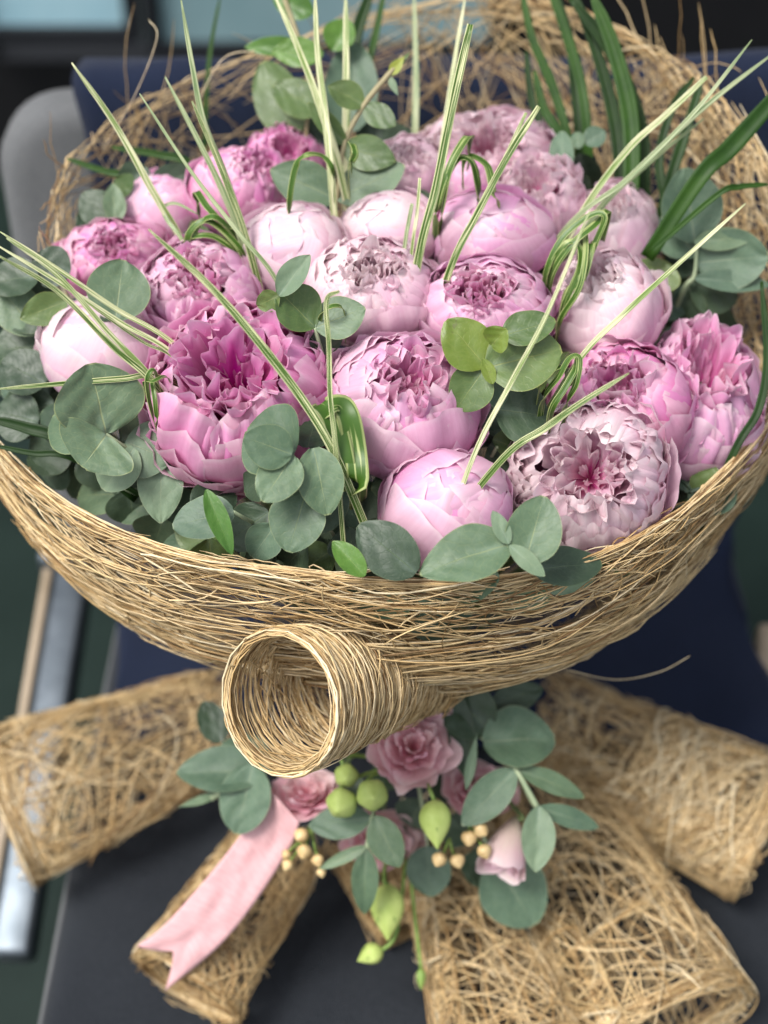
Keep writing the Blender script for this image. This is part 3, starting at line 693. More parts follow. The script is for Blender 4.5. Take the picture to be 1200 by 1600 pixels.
def sprig(label, leaves, depthf, off=.05, stem=None, smat=None, seed=0, group=SPRIG_GROUP, nodes=None):
    """leaves: (base px, base py, tip px, tip py, half width px, tone, tip depth change, base depth change, shape)"""
    rng = np.random.default_rng(5000+seed)
    b0 = leaves[0]; d0 = depthf(b0[0], b0[1])-off; org = P3(b0[0], b0[1], d0)
    root = empty('eucalyptus_sprig', org, label, 'eucalyptus sprig', group)
    for lf in leaves:
        bx, by, tx, ty, hw, tone = lf[:6]; dt = lf[6] if len(lf) > 6 else 0.0; db = lf[7] if len(lf) > 7 else 0.0; sh = lf[8] if len(lf) > 8 else 'r'
        d = d0+db; b = P3(bx, by, d); t = P3(tx, ty, d+dt)
        n = nrm(.8*tocam(b)+.35*np.array([0, 0, 1])+rng.normal(0, .16, 3))
        P, UV = leaf_grid(b, t, n, hw*d/FPX, rng, sh, rng.uniform(.02, .2), rng.uniform(-.16, .06))
        o = link('leaf', grid_mesh('leaf', P, UV, org), LM[tone], root)
        if tone == 'y': o['label'] = 'yellow green speckled leaf'
    if stem is None:
        p0 = org; foot = WAIST+(rng.normal(0, .01), rng.normal(0, .01), .04)
        stem = [p0, p0*.75+foot*.25+(0, 0, .015), p0*.35+foot*.65, foot]
    else:
        stem = [P3(x, y, d0+dd) for x, y, dd in stem]
    link('stem', tube_mesh('stem', stem, [.0013, .002, .0024], org, 6, 18), smat or M_STEMP, root)
    return root
DD = dome_d
sprig('silvery sprig with one big round leaf over a wide lower leaf near the collar', [
 (165, 678, 140, 568, 72, 'e', -.01), (166, 680, 130, 728, 66, 'e', -.012, -.006, 'r'), (168, 682, 82, 642, 58, 'e', .02, .012), (196, 690, 268, 720, 48, 'l', .0, .016), (210, 700, 160, 765, 38, 'l', .0, .014), (252, 700, 250, 815, 36, 'l', -.01, .02, 'o'), (190, 690, 240, 670, 36, 'e', .02, .03), (150, 690, 60, 640, 40, 'd', .03, .03)], DD, .055, seed=1)
sprig('grey green sprig of overlapping round leaves in front of the magenta peony', [
 (456, 710, 382, 682, 36, 'e', -.008, -.012, 'r'), (458, 712, 410, 782, 36, 'e', -.012, -.008, 'r'), (462, 705, 385, 668, 62, 'e', .012, .0), (490, 700, 512, 805, 37, 'e', .0, -.002), (478, 770, 450, 862, 46, 'e', -.004, .010), (440, 720, 375, 770, 40, 'd', .02, .02), (500, 745, 500, 835, 45, 't', .01, .018), (480, 700, 492, 655, 40, 'd', .02, .02), (470, 765, 398, 762, 12, 'l', .0, .004, 'n')], DD, .06, seed=2)
sprig('sprig with speckled yellow leaves between the two central pink peonies', [
 (758, 572, 698, 500, 40, 'y', -.005, -.004, 'r'), (768, 540, 790, 515, 24, 'y', -.01, -.022), (785, 525, 868, 500, 30, 'g', .0, -.012), (760, 575, 878, 545, 54, 'g', .0, -.006), (757, 576, 712, 640, 36, 'g', .005, -.002), (765, 580, 820, 622, 44, 't', .02, .008), (775, 640, 858, 650, 50, 'd', .0, .02), (770, 600, 755, 560, 12, 'y', .0, -.01, 'o')], DD, .055, seed=3)
sprig('tall sprig with paired long leaves and curled tips above the bouquet', [
 (527, 312, 422, 262, 36, 'e', -.005, 0, 'o'), (527, 312, 632, 258, 38, 'e', -.005, 0, 'o'), (540, 226, 482, 160, 16, 'g', -.01, 0, 'o'), (536, 230, 616, 250, 28, 'g', -.01, 0, 'o'), (568, 165, 515, 132, 24, 'g', -.008, 0, 'o'), (568, 165, 618, 196, 20, 'g', -.005, 0, 'o'), (608, 118, 632, 88, 9, 'y', -.005, 0, 'n'), (608, 118, 622, 150, 6, 'l', .0, 0, 'n'), (606, 118, 642, 80, 6, 'g', .0, 0, 'n')],
 lambda x, y: 1.06, .0, [(520, 400, .06), (527, 312, 0), (538, 226, 0), (568, 165, 0), (606, 118, 0), (630, 90, 0)], M_STEMB, seed=4)
sprig('small sprig with a crumpled leaf above the magenta peony', [
 (492, 512, 432, 452, 40, 'g', -.006, 0, 'o'), (492, 512, 570, 480, 36, 'e', -.004, 0, 'o'), (436, 462, 482, 398, 22, 'l', -.01, -.012, 'o'), (436, 462, 402, 478, 18, 'g', .01, -.012), (496, 515, 520, 550, 30, 'd', .01, .01)], DD, .055, seed=5)
sprig('blue green sprig with a large upright leaf inside the fan edge', [
 (1085, 378, 1070, 262, 48, 't', -.01, 0), (1088, 400, 1035, 335, 38, 't', .01, .01), (1092, 425, 1048, 385, 40, 'd', .02, .02), (1085, 378, 1178, 370, 18, 'e', .0, -.005, 'o'), (1090, 410, 1200, 400, 48, 't', -.01, .006), (1085, 435, 1205, 445, 18, 't', .0, 0, 'o'), (1080, 440, 1150, 470, 40, 'd', .01, .015), (1070, 445, 1060, 520, 40, 'd', .01, .02), (1060, 500, 1160, 515, 38, 'd', .02, .03)], DD, .05, [(1089, 378, 0), (1085, 430, .005), (1070, 450, .01), (1040, 520, .05)], seed=6)
sprig('little sprig with one upright pale leaf beside the whitish peonies', [
 (880, 275, 876, 202, 20, 't', 0, 0), (905, 232, 900, 205, 12, 'e', 0, 0), (915, 225, 945, 205, 18, 't', 0, 0), (905, 240, 930, 300, 24, 'd', .02, .02), (885, 260, 905, 330, 30, 'd', .02, .02)], DD, .03, seed=7)
sprig('sprig with a broad leaf across the closed pink ball at the front rim', [
 (800, 850, 658, 888, 46, 'e', -.012, -.012, 'o'), (820, 880, 850, 775, 44, 'e', .0, -.012), (796, 852, 852, 900, 15, 'l', .0, -.018, 'o'), (795, 850, 770, 798, 14, 'l', .0, -.016, 'o'), (650, 895, 560, 820, 42, 'd', .0, .0), (570, 900, 520, 845, 20, 'b', .0, .0, 'o'), (830, 890, 940, 880, 34, 'd', .02, .015), (780, 900, 700, 925, 30, 'e', .02, .02)], DD, .05, seed=8)
sprig('leaves standing low behind the collar with one narrow bright green leaf', [
 (365, 800, 268, 820, 38, 't', .0, .0), (322, 765, 362, 865, 17, 'b', -.006, -.012, 'o'), (300, 790, 370, 770, 34, 'd', .02, .02), (420, 800, 350, 850, 38, 'd', .01, .02), (430, 820, 395, 870, 30, 't', .01, .01), (480, 850, 440, 890, 36, 'd', .02, .02)], DD, .035, seed=9)
sprig('dark eucalyptus leaves hanging over the collar side below the loose bright peony', [
 (95, 470, -5, 490, 48, 'd', .0, .0), (105, 470, 32, 498, 26, 'g', -.01, -.02, 'o'), (90, 540, -15, 545, 52, 'd', .0, .01), (80, 580, -5, 610, 50, 't', .01, .02), (85, 630, 5, 660, 44, 'd', .01, .0), (110, 690, 45, 720, 40, 'd', .0, -.005), (100, 740, 60, 690, 40, 'd', .01, .0), (60, 430, -20, 445, 36, 'd', .0, -.01), (110, 425, 50, 410, 34, 'd', .0, -.005), (70, 600, 0, 560, 40, 'd', 0, -.01), (60, 660, -10, 640, 40, 'd', 0, -.01), (60, 520, -10, 440, 36, 'e', 0, -.005)], DD, .05, seed=10)
sprig('single round leaf lying on the loose bright pink peony', [(180, 500, 192, 408, 50, 'e', .01, -.012), (175, 500, 140, 470, 24, 'd', .02, .01)], DD, .055, seed=11)
sprig('tall green sprig rising at the back beside the window', [
 (462, 215, 408, 95, 40, 'g', .0, 0), (500, 175, 428, 130, 32, 'g', .0, -.01), (480, 75, 382, 72, 16, 'b', .0, 0, 'o'), (505, 85, 425, 80, 24, 'b', .0, -.01, 'o'), (550, 205, 552, 65, 42, 't', .0, .01), (520, 80, 545, 30, 26, 'b', .0, 0, 'o'), (490, 20, 425, -5, 22, 'b', .0, 0, 'o'), (500, 230, 420, 215, 28, 'd', .0, .01), (470, 210, 520, 190, 30, 'd', .0, .02), (560, 180, 610, 215, 34, 'd', .0, .02), (600, 230, 650, 215, 30, 'd', 0, .02)],
 lambda x, y: 1.13, .0, [(470, 330, .06), (478, 215, 0), (480, 110, 0), (445, 0, 0), (438, -30, 0)], M_STEMB, seed=12)
sprig('small dark sprig at the fan corner near the grey backrest', [
 (175, 350, 128, 300, 30, 'd', .0, 0), (180, 350, 176, 285, 18, 'e', .0, -.01, 'o'), (205, 300, 180, 280, 22, 'g', .0, 0), (235, 290, 310, 265, 22, 'd', .0, .01), (150, 360, 125, 330, 22, 'd', 0, .01), (230, 262, 190, 300, 26, 'd', 0, .01)], DD, .03, seed=13)
sprig('green leaf pair at the collar edge below the large soft pink peony', [
 (1135, 735, 1188, 650, 22, 'e', .0, .01, 'o'), (1130, 745, 1060, 790, 40, 'd', .0, .01), (1100, 760, 1150, 790, 30, 'd', .0, .02), (1050, 800, 1000, 850, 36, 'd', 0, .02), (1040, 760, 1100, 840, 36, 'd', 0, .03)], DD, -.02, seed=14)
sprig('pale leaves showing through the sparse fibres of the front collar', [(560, 930, 640, 955, 34, 'e'), (650, 915, 740, 960, 36, 't'), (760, 920, 860, 935, 32, 'e'), (600, 940, 520, 910, 30, 'd'), (720, 965, 640, 985, 28, 'd'), (830, 900, 930, 905, 28, 't'), (480, 900, 420, 930, 30, 't')], lambda x, y: .975, 0.0, seed=15)
# filler sprigs deep between the flower heads
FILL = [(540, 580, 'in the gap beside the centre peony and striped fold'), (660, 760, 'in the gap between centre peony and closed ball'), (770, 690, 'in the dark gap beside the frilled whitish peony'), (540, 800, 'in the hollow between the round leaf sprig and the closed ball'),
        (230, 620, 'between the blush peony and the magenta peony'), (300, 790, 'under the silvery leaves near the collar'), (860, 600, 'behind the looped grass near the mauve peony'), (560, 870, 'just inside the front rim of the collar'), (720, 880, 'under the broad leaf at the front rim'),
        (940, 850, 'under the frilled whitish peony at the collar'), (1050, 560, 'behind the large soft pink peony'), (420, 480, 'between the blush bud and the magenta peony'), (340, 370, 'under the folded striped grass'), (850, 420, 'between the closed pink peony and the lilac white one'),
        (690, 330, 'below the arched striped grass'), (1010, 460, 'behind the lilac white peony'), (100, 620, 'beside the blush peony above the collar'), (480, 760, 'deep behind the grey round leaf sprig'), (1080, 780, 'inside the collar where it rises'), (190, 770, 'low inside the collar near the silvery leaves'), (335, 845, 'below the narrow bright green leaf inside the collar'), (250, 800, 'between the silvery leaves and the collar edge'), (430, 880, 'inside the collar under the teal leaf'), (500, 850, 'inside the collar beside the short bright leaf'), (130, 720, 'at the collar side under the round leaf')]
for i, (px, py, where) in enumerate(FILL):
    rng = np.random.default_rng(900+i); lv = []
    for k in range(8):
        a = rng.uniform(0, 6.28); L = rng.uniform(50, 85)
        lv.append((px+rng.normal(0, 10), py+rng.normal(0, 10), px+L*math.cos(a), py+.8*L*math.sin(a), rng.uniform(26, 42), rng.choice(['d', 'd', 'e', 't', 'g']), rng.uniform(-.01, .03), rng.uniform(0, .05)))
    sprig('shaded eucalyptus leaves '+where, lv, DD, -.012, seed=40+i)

# ------------------------------------------------------------------ grass blades
def ribbon(pts, hw, n=26, nu=5, fold=.35, taper=(1.0, .15), hint=None, twist=0.0):
    c = catmull(pts, n); T = np.gradient(c, axis=0); T /= np.linalg.norm(T, axis=1)[:, None]+1e-9
    tc = np.array([tocam(p) for p in c]) if hint is None else np.repeat(nrm(hint)[None], n, 0)
    s = np.cross(T, tc); s /= np.linalg.norm(s, axis=1)[:, None]+1e-9; nn = np.cross(s, T)
    a = np.linspace(0, twist, n)[:, None]; s, nn = s*np.cos(a)+nn*np.sin(a), -s*np.sin(a)+nn*np.cos(a)
    t = np.linspace(0, 1, n); w_ = hw*np.interp(t, [0, .55, .9, 1], [taper[0], 1.0, .55*(1+taper[1]), taper[1]])
    u = np.linspace(-1, 1, nu)
    P = c[:, None]+(w_[:, None]*u[None])[..., None]*s[:, None]+(w_[:, None]*np.abs(u)[None]*fold)[..., None]*nn[:, None]
    UV = np.stack(np.broadcast_arrays(u[None]*.5+.5, t[:, None]*np.linalg.norm(np.diff(c, axis=0), axis=1).sum()*30), -1)
    return P, UV
BG = 'grass blades standing out of the bouquet'
def blade(label, pts, wpx, mat, dtip=-.03, off=.035, taper=(1.0, .15), fold=.35, seed=0, twist=0.0, depth=None):
    (x0, y0), (x1, y1) = pts[0], pts[-1]
    d0 = (DD(x0, y0)-off) if depth is None else depth
    ds = np.linspace(0, 1, len(pts)); q = [P3(x, y, d0+dtip*s) for (x, y), s in zip(pts, ds)]
    inside = q[0]+nrm(q[0]-q[1])*.05+np.array([0, 0, -.03]); q = [inside]+q
    P, UV = ribbon(q, wpx*d0/FPX, 30, 5, fold, taper, twist=twist)
    o = link('lily_grass', grid_mesh('lily_grass', P, UV, q[1]), BM[mat], None, q[1])
    tag(o, label, 'grass', BG)
    md = o.modifiers.new('blade_thickness', 'SOLIDIFY'); md.thickness = .0004
    return o
BL = [
 ('thick pale blade crossing the magenta peony down to the round leaf sprig', [(514, 692), (440, 580), (340, 460), (232, 358)], 8, 's', -.04, .065, {}),
 ('long pale blade leaning away past the backrest corner beside the small smooth peony', [(288, 385), (245, 310), (180, 195), (112, 98)], 6.5, 'p', -.06, .03, {}),
 ('curving stalk arching low over the small smooth peony', [(290, 385), (262, 345), (255, 325), (275, 318), (310, 335)], 3.5, 'q', .0, .045, {}),
 ('tallest of the blades rising over the shaggy bright pink peony', [(386, 378), (350, 270), (318, 190), (300, 100), (283, 0)], 6, 'q', -.04, .045, {}),
 ('dark edged blade in front of the shaggy bright pink peony', [(386, 376), (345, 262), (300, 158)], 6, 's', -.03, .05, {}),
 ('soft sage blade just behind the shaggy bright pink peony', [(372, 360), (330, 260), (258, 120)], 6, 'q', -.03, .045, {}),
 ('thin blade passing over the blush bud toward the fan', [(432, 438), (378, 370), (300, 270), (218, 146)], 4, 'q', -.03, .055, {}),
 ('pale blade slanting up past the tall green sprig', [(530, 262), (505, 180), (470, 85), (428, -10)], 7, 'p', -.02, 0, dict(depth=1.05)),
 ('straight pale blade running up between the paired long leaves', [(518, 282), (508, 180), (496, 80), (492, -15)], 6.5, 'p', -.02, 0, dict(depth=1.04)),
 ('upright pale blade standing behind the curled leaf tips', [(541, 255), (541, 120), (540, -15)], 7, 'p', -.01, 0, dict(depth=1.09)),
 ('thin green blade by the window at the back', [(322, 155), (330, 70), (345, -10)], 4, 'g', .0, 0, dict(depth=1.20)),
 ('sage blade upright before the middle of the fibre fan', [(648, 225), (650, 120), (647, -15)], 6, 'q', .0, 0, dict(depth=1.16)),
 ('thick striped blade rising beside the arched grass over a closed peony', [(656, 392), (682, 290), (708, 160), (735, 38)], 8, 's', -.03, .05, dict(taper=(1.0, .7))),
 ('yellow green blade behind the thick striped one', [(684, 280), (705, 130), (728, -12)], 4.5, 'p', .0, 0, dict(depth=1.08)),
 ('double pale blade slanting over the smooth closed pink peony', [(705, 416), (745, 335), (790, 250), (842, 166)], 6.5, 's', -.03, .05, dict(taper=(1.0, .6))),
 ('slim companion of the double pale blade with a cut tip', [(740, 345), (785, 255), (822, 176)], 3.5, 'p', -.03, .055, dict(taper=(1.0, .7))),
 ('long thin cream blade slanting over the spotted yellow leaves', [(742, 708), (800, 595), (855, 490), (922, 328)], 4.5, 'p', -.05, .06, {}),
 ('slim cream blade reaching from the mauve peony to the fan edge', [(905, 562), (975, 490), (1060, 412), (1165, 318)], 5, 'p', -.05, .055, {}),
 ('striped blade pointing up from the frilled whitish peony', [(790, 712), (850, 670), (910, 628), (983, 583)], 6.5, 's', -.03, .06, {}),
 ('stalk of the crossing bundle with the longest far tip', [(895, 345), (980, 280), (1085, 175), (1175, 62)], 4.5, 'q', -.04, .05, {}),
 ('stalk of the crossing bundle bending toward the picture edge', [(930, 335), (1000, 262), (1100, 168), (1210, 82)], 5.5, 'q', -.04, .05, {}),
 ('stalk of the crossing bundle with a broad cut tip', [(905, 340), (980, 235), (1040, 180), (1104, 120)], 6, 'p', -.04, .055, dict(taper=(1.0, .6))),
 ('short low stalk of the crossing bundle', [(940, 325), (1020, 250), (1100, 185)], 4, 'q', -.03, .05, {}),
 ('pale blade running over the blush peony to the collar side, uppermost', [(275, 540), (180, 482), (90, 420), (0, 362)], 4.5, 'p', -.04, .06, {}),
 ('green blade running over the blush peony beside the uppermost one', [(274, 556), (190, 505), (90, 440), (-10, 380)], 4.5, 'p', -.04, .062, {}),
 ('cream blade ending at the tied knot beside the magenta peony', [(245, 602), (170, 520), (90, 430), (10, 372)], 5, 'p', -.05, .07, {}),
 ('dark striped blade ending at the tied knot beside the magenta peony', [(248, 608), (180, 545), (90, 455), (-5, 398)], 5.5, 's', -.05, .07, {}),
 ('flat pale blade lying level across the blush peony', [(250, 590), (190, 592), (90, 600), (-5, 608)], 5.5, 's', -.02, .062, {}),
 ('thin dark blade bending over the blush peony', [(280, 565), (225, 535), (160, 490), (120, 460)], 2.8, 's', -.01, .06, {}),
 ('upright thin blade folded over at the tip beside the centre peony', [(524, 695), (516, 620), (514, 540), (510, 470), (530, 455)], 4.5, 's', -.02, .065, dict(taper=(1.0, .5))),
 ('stub of cut grass on the half hidden blush peony', [(632, 388), (638, 350), (644, 318)], 3.5, 'q', -.01, .045, dict(taper=(1.0, .8))),
 ('pale stub of cut grass beside the thick striped blade', [(644, 388), (652, 330), (656, 278)], 3, 'p', -.01, .045, dict(taper=(1.0, .8))),
]
for i, (lab, pts, wp, mt, dt, of, kw) in enumerate(BL):
    blade(lab, pts, wp*.82, mt, dt, of, seed=i, **kw)
# broad dark strap leaves at the back
ST = [
 ('dark strap leaf, widest one in front of the fibre fan', [(985, 320), (985, 190), (960, 80), (925, -10)], 17, 'g', 1.10),
 ('dark strap leaf curving beside the widest one', [(1005, 300), (1000, 200), (960, 90), (890, -5)], 15, 'k', 1.12),
 ('slim dark strap leaf leaning out of the tuft behind the whitish peonies', [(918, 215), (905, 120), (870, 10), (855, -20)], 10, 'g', 1.13),
 ('slim green strap leaf rising through the tuft', [(890, 230), (865, 140), (832, 60), (815, -15)], 9, 'g', 1.13),
 ('dark strap leaf standing straight between the slim ones of the tuft', [(905, 225), (898, 130), (890, 60), (868, -15)], 10, 'k', 1.15),
 ('short green strap leaf at the foot of the tuft', [(880, 225), (850, 170), (835, 110)], 9, 'g', 1.12),
 ('long dark strap leaf behind the widest one', [(970, 320), (962, 200), (935, 90), (898, -10)], 13, 'k', 1.13),
 ('green strap leaf crossing behind the upright dark one near the fan edge', [(1040, 330), (1030, 250), (1050, 170), (1085, 120)], 9, 'k', 1.11),
 ('short dark strap leaf in the tuft', [(850, 220), (830, 150), (822, 80)], 8, 'k', 1.14),
 ('broad strap leaf slanting out over the fan rim', [(1095, 275), (1140, 232), (1200, 165), (1240, 120)], 18, 'g', 1.04),
 ('upright dark strap leaf behind the crossing bundle', [(1045, 290), (1070, 210), (1098, 120)], 11, 'k', 1.10),
 ('thin strap leaf lying over the fan rim', [(1120, 305), (1155, 292), (1200, 288)], 6, 'g', 1.03),
 ('arched dark strap leaf near the tall green sprig', [(540, 150), (555, 60), (580, -15)], 14, 'k', 1.17),
 ('slim green strap leaf against the fan beside the upright pale blade', [(575, 110), (588, 50), (600, -12)], 7, 'g', 1.16),
 ('green strap leaf lying flat above the small smooth peony', [(300, 258), (250, 242), (175, 230)], 8, 'g', 1.14),
 ('green strap leaf bent over the dark corner sprig', [(220, 282), (165, 268), (105, 248)], 7, 'g', 1.12),
 ('dark strap leaf poking out over the collar side', [(100, 690), (40, 668), (-10, 655)], 12, 'k', .98),
 ('thin dark strap leaf lying under the thicker one at the collar side', [(110, 715), (50, 708), (-10, 696)], 6, 'k', .975),
 ('dark strap leaf arching beside the collar and soft pink peony', [(1150, 700), (1185, 640), (1198, 560), (1190, 440)], 8, 'k', 1.0),
]
for i, (lab, pts, wp, mt, d) in enumerate(ST):
    o = blade(lab, pts, wp*.8, mt, 0.0, 0, taper=(.8, .3), fold=.45, seed=100+i, depth=d)
    o.name = 'strap_leaf'; o['group'] = 'dark strap leaves'; o['category'] = 'strap leaf'
# folded striped grass loops
def loop(label, bands, off=.05, wpx=9, dz=-.012, seed=0):
    rng = np.random.default_rng(300+seed); x0, y0 = bands[0][0]; d0 = DD(x0, y0)-off; org = P3(x0, y0, d0)
    root = empty('grass_loop', org, label, 'grass loop', 'folded striped grass loops')
    for bnd in bands:
        pts = bnd if not isinstance(bnd, dict) else bnd['p']; ww = wpx*rng.uniform(.5, .72)
        m = len(pts); q = [P3(x, y, d0+dz*math.sin(math.pi*k/(m-1))+rng.normal(0, .002)) for k, (x, y) in enumerate(pts)]
        q = [q[0]+np.array([0, .01, -.03])]+q+[q[-1]+np.array([0, .01, -.03])]
        P, UV = ribbon(q, ww*d0/FPX, 34, 7, .15, (1, .9), hint=tocam(org)*.6+np.array([0, .2, .6])+rng.normal(0, .15, 3))
        o = link('grass_band', grid_mesh('grass_band', P, UV, org), BM['f'], root)
        md = o.modifiers.new('band_thickness', 'SOLIDIFY'); md.thickness = .0004
    return root
loop('striped grass fold between the small smooth peony and the blush bud', [[(292, 385), (300, 358), (325, 345), (360, 372), (380, 400)], [(300, 380), (312, 350), (338, 340), (372, 378)], [(306, 300), (325, 325), (350, 350), (372, 362)], [(290, 378), (310, 368), (340, 372), (375, 402)]], .045, 9, seed=1)
loop('arched striped grass over the rose pink peony', [[(682, 330), (695, 280), (715, 248), (738, 255), (748, 305)], [(690, 330), (700, 270), (722, 225), (735, 215)], [(726, 245), (760, 258), (770, 300), (778, 318)]], .05, 10, seed=2)
loop('bundle of striped grass loops beside the lilac white peony', [[(855, 420), (880, 370), (925, 335), (945, 340), (930, 380), (918, 410)], [(862, 430), (890, 385), (930, 350), (950, 330)], [(880, 480), (905, 420), (905, 385), (885, 380), (860, 420)], [(875, 500), (905, 450), (915, 395), (912, 360)], [(885, 460), (912, 430), (925, 380)]], .05, 9, seed=3)
loop('small striped grass loops behind the spotted yellow sprig', [[(850, 620), (872, 590), (890, 560), (905, 560), (900, 600), (885, 630)], [(845, 600), (860, 580), (885, 575)], [(862, 640), (880, 610), (900, 575), (902, 560)]], .05, 8, seed=4)
loop('broad striped grass fold beside the centre peony', [[(560, 750), (555, 700), (546, 655), (532, 632), (512, 640)], [(540, 745), (530, 690), (518, 650), (500, 632)]], .045, 27, dz=-.006, seed=5)
loop('short striped grass fold behind the paired long leaves', [[(452, 320), (462, 260), (480, 242), (505, 245), (520, 268)], [(545, 265), (555, 240), (548, 225)]], .06, 9, seed=6)
loop('knot of striped grass beside the magenta peony', [[(240, 655), (232, 620), (230, 590), (240, 578), (248, 600)], [(225, 600), (240, 595), (262, 590)], [(246, 660), (242, 625), (238, 595)]], .06, 6, seed=7)
loop('thin striped fold above the crumpled leaf sprig', [[(500, 500), (510, 482), (530, 478), (538, 490)]], .06, 6, seed=8)

# ------------------------------------------------------------------ corsage at the tied waist
CD = lambda x, y: 1.12 + (y-1250)*.00012
CG = 'flowers of the corsage at the tied waist'
def lisianthus(px, py, r, ox, oy, tone, label, dd=0.0, seed=0, closed=False, sq=(1, 1)):
    rng = np.random.default_rng(2000+seed); d = CD(px, py)+dd; c = P3(px, py, d); Rm = r*d/FPX
    dx, dy = (ox-px)/r, -(oy-py)/r; k = math.hypot(dx, dy)
    if k > .95: dx, dy = dx*.95/k, dy*.95/k
    tc = tocam(c); rt = nrm(np.cross(UPV, tc)); up = np.cross(tc, rt); face = nrm(dx*rt+dy*up+math.sqrt(1-dx*dx-dy*dy)*tc)
    M = frame_from(face, rng.uniform(0, 6.28)); root = empty('lisianthus', c, label, 'lisianthus', CG)
    rings = [(5, 46, .78, .0, -.75, .12, .28), (5, 44, .66, .24, -.75, .13, .22), (5, 44, .50, .38, -.7, .12, .14), (4, 48, .34, .46, -.6, .11, .08), (3, 60, .2, .46, -.5, .09, .03)]
    if closed: rings = [(3, 66, .55, .85, -.9, .05, .12), (3, 66, .48, .75, -.9, .05, .05), (3, 60, .36, .70, -.8, .05, 0), (3, 60, .2, .65, -.7, .04, 0)]
    for n, wa, rho, zt, zb, am, fl in rings:
        a0 = rng.uniform(0, 6.28)
        for i in range(n):
            P, UV = ruffle(rng, a0+i*2*np.pi/n+rng.normal(0, .1), D(wa)*rng.uniform(.9, 1.15), rho, zt+rng.normal(0, .05), zb, am, fl+rng.normal(0, .03), 0, .06, 15, 12, rng.normal(0, .1))
            q = P.reshape(-1, 3) @ M.T; q = q+np.outer(q @ rt, rt)*(sq[0]-1)+np.outer(q @ up, up)*(sq[1]-1)
            link('petal', grid_mesh('petal', q.reshape(P.shape)*Rm, UV), PM[tone], root)
    foot = WAIST-c
    link('stem', tube_mesh('stem', [-face*Rm*.75, -face*Rm*1.0, foot*.6-face*Rm*.4, foot], [.002, .0017]), M_STEM, root)
lisianthus(645, 1165, 70, 650, 1150, 'rose', 'dusty pink ruffled lisianthus nearest the mouth of the fibre curl', -.02, 1)
lisianthus(668, 1092, 55, 700, 1080, 'rose', 'dusty pink lisianthus half hidden behind the fibre curl', .005, 2)
lisianthus(478, 1238, 56, 470, 1215, 'rose', 'rose pink lisianthus above the ribbon end', .0, 3, sq=(1, .75))
lisianthus(752, 1232, 64, 770, 1215, 'rose', 'mauve pink lisianthus behind the slim leaf pair', .02, 4, sq=(1, .75))
lisianthus(600, 1312, 68, 605, 1330, 'rose', 'deep pink lisianthus hanging below the green bud', .03, 5, sq=(1, .7))
lisianthus(792, 1322, 60, 772, 1385, 'blush', 'cream and blush closed lisianthus cup facing down beside berries', -.02, 6, True)

def bud(root, c, axis, rad, length, mat, rng, lobes=5, name='bud', org=None, tipf=.25):
    M = frame_from(axis, rng.uniform(0, 6.28)); nv, nu = 16, 20
    v = np.linspace(0, 1, nv)[:, None]; a = np.linspace(0, 2*np.pi, nu, endpoint=False)[None]
    r = rad*np.sin(np.pi*np.clip(v, 0, 1)**.8)**.7*(1-tipf*v**3)*(1+.05*np.cos(lobes*a+2.2*v))
    P = np.stack(np.broadcast_arrays(r*np.cos(a), r*np.sin(a), (v-.5)*length+0*a), -1)
    q = (P.reshape(-1, 3) @ M.T).reshape(P.shape)+np.asarray(c)
    return link(name, grid_mesh(name, q, None, org, closed_u=True), mat, root)
def sepals(root, c, axis, rad, length, rng, org, n=5):
    M = frame_from(axis, rng.uniform(0, 6.28))
    for k in range(n):
        a = k*2*np.pi/n; dr = M @ np.array([math.cos(a), math.sin(a), 0]); b = c-nrm(axis)*length*.48+dr*rad*.25
        t = c+nrm(axis)*length*.15+dr*rad*1.12
        P, UV = leaf_grid(b, t, dr*.8-nrm(axis)*.3, rad*.22, rng, 'n', .1, -.15, 5, 7)
        link('sepal', grid_mesh('sepal', P, UV, org), M_BUDD, root)
def bud_thing(label, px, py, rpx, lpx, axis_px, d, mat, seed, stem_px=None, lobes=5, tipf=.25, sep=True):
    rng = np.random.default_rng(3000+seed); c = P3(px, py, d); k = d/FPX
    ax = nrm(axis_px[0]*RGT-axis_px[1]*UPV+(axis_px[2] if len(axis_px) > 2 else .2)*tocam(c))
    root = empty('flower_bud', c, label, 'flower bud', CG)
    bud(root, c, ax, rpx*k, lpx*k, mat, rng, lobes, 'bud', c, tipf)
    if sep: sepals(root, c, ax, rpx*k, lpx*k, rng, c)
    st = [c-ax*lpx*k*.48]+[P3(x, y, d+dd) for x, y, dd in (stem_px or [(px-axis_px[0]*40, py-axis_px[1]*40-20, .02), (640, 1190, .06)])]
    link('stem', tube_mesh('stem', st, [.0016, .0016], c, 6, 14), M_BUDD, root)
bud_thing('round green bud closest under the fibre curl mouth', 541, 1213, 19, 38, (0, .3, .9), 1.085, M_BUD, 1, sep=False)
bud_thing('round green bud lowest of its trio beside the rose lisianthus', 533, 1257, 25, 48, (-.2, .4, .8), 1.075, M_BUD, 2, sep=False)
bud_thing('largest round green bud, beside the dusty pink lisianthus', 582, 1243, 25, 50, (.1, .2, .9), 1.07, M_BUD, 3, sep=False)
bud_thing('pointed lime bud standing between the pink lisianthus flowers', 681, 1288, 26, 78, (.05, .8, .3), 1.07, M_BUD, 4, [(672, 1235, .01), (660, 1200, .05)], 5, .6)
bud_thing('long pointed lime bud hanging below the narrow leaf', 606, 1425, 28, 88, (.0, .8, .2), 1.13, M_BUD, 5, [(600, 1375, .0), (605, 1340, .02), (630, 1290, .05)], 5, .6)
bud_thing('smallest lime bud dangling lowest over the dark seat', 578, 1492, 17, 44, (-.8, .4, .1), 1.14, M_BUD, 6, [(600, 1482, .0), (618, 1462, .0), (628, 1400, .0), (635, 1330, .03)], 5, .6)
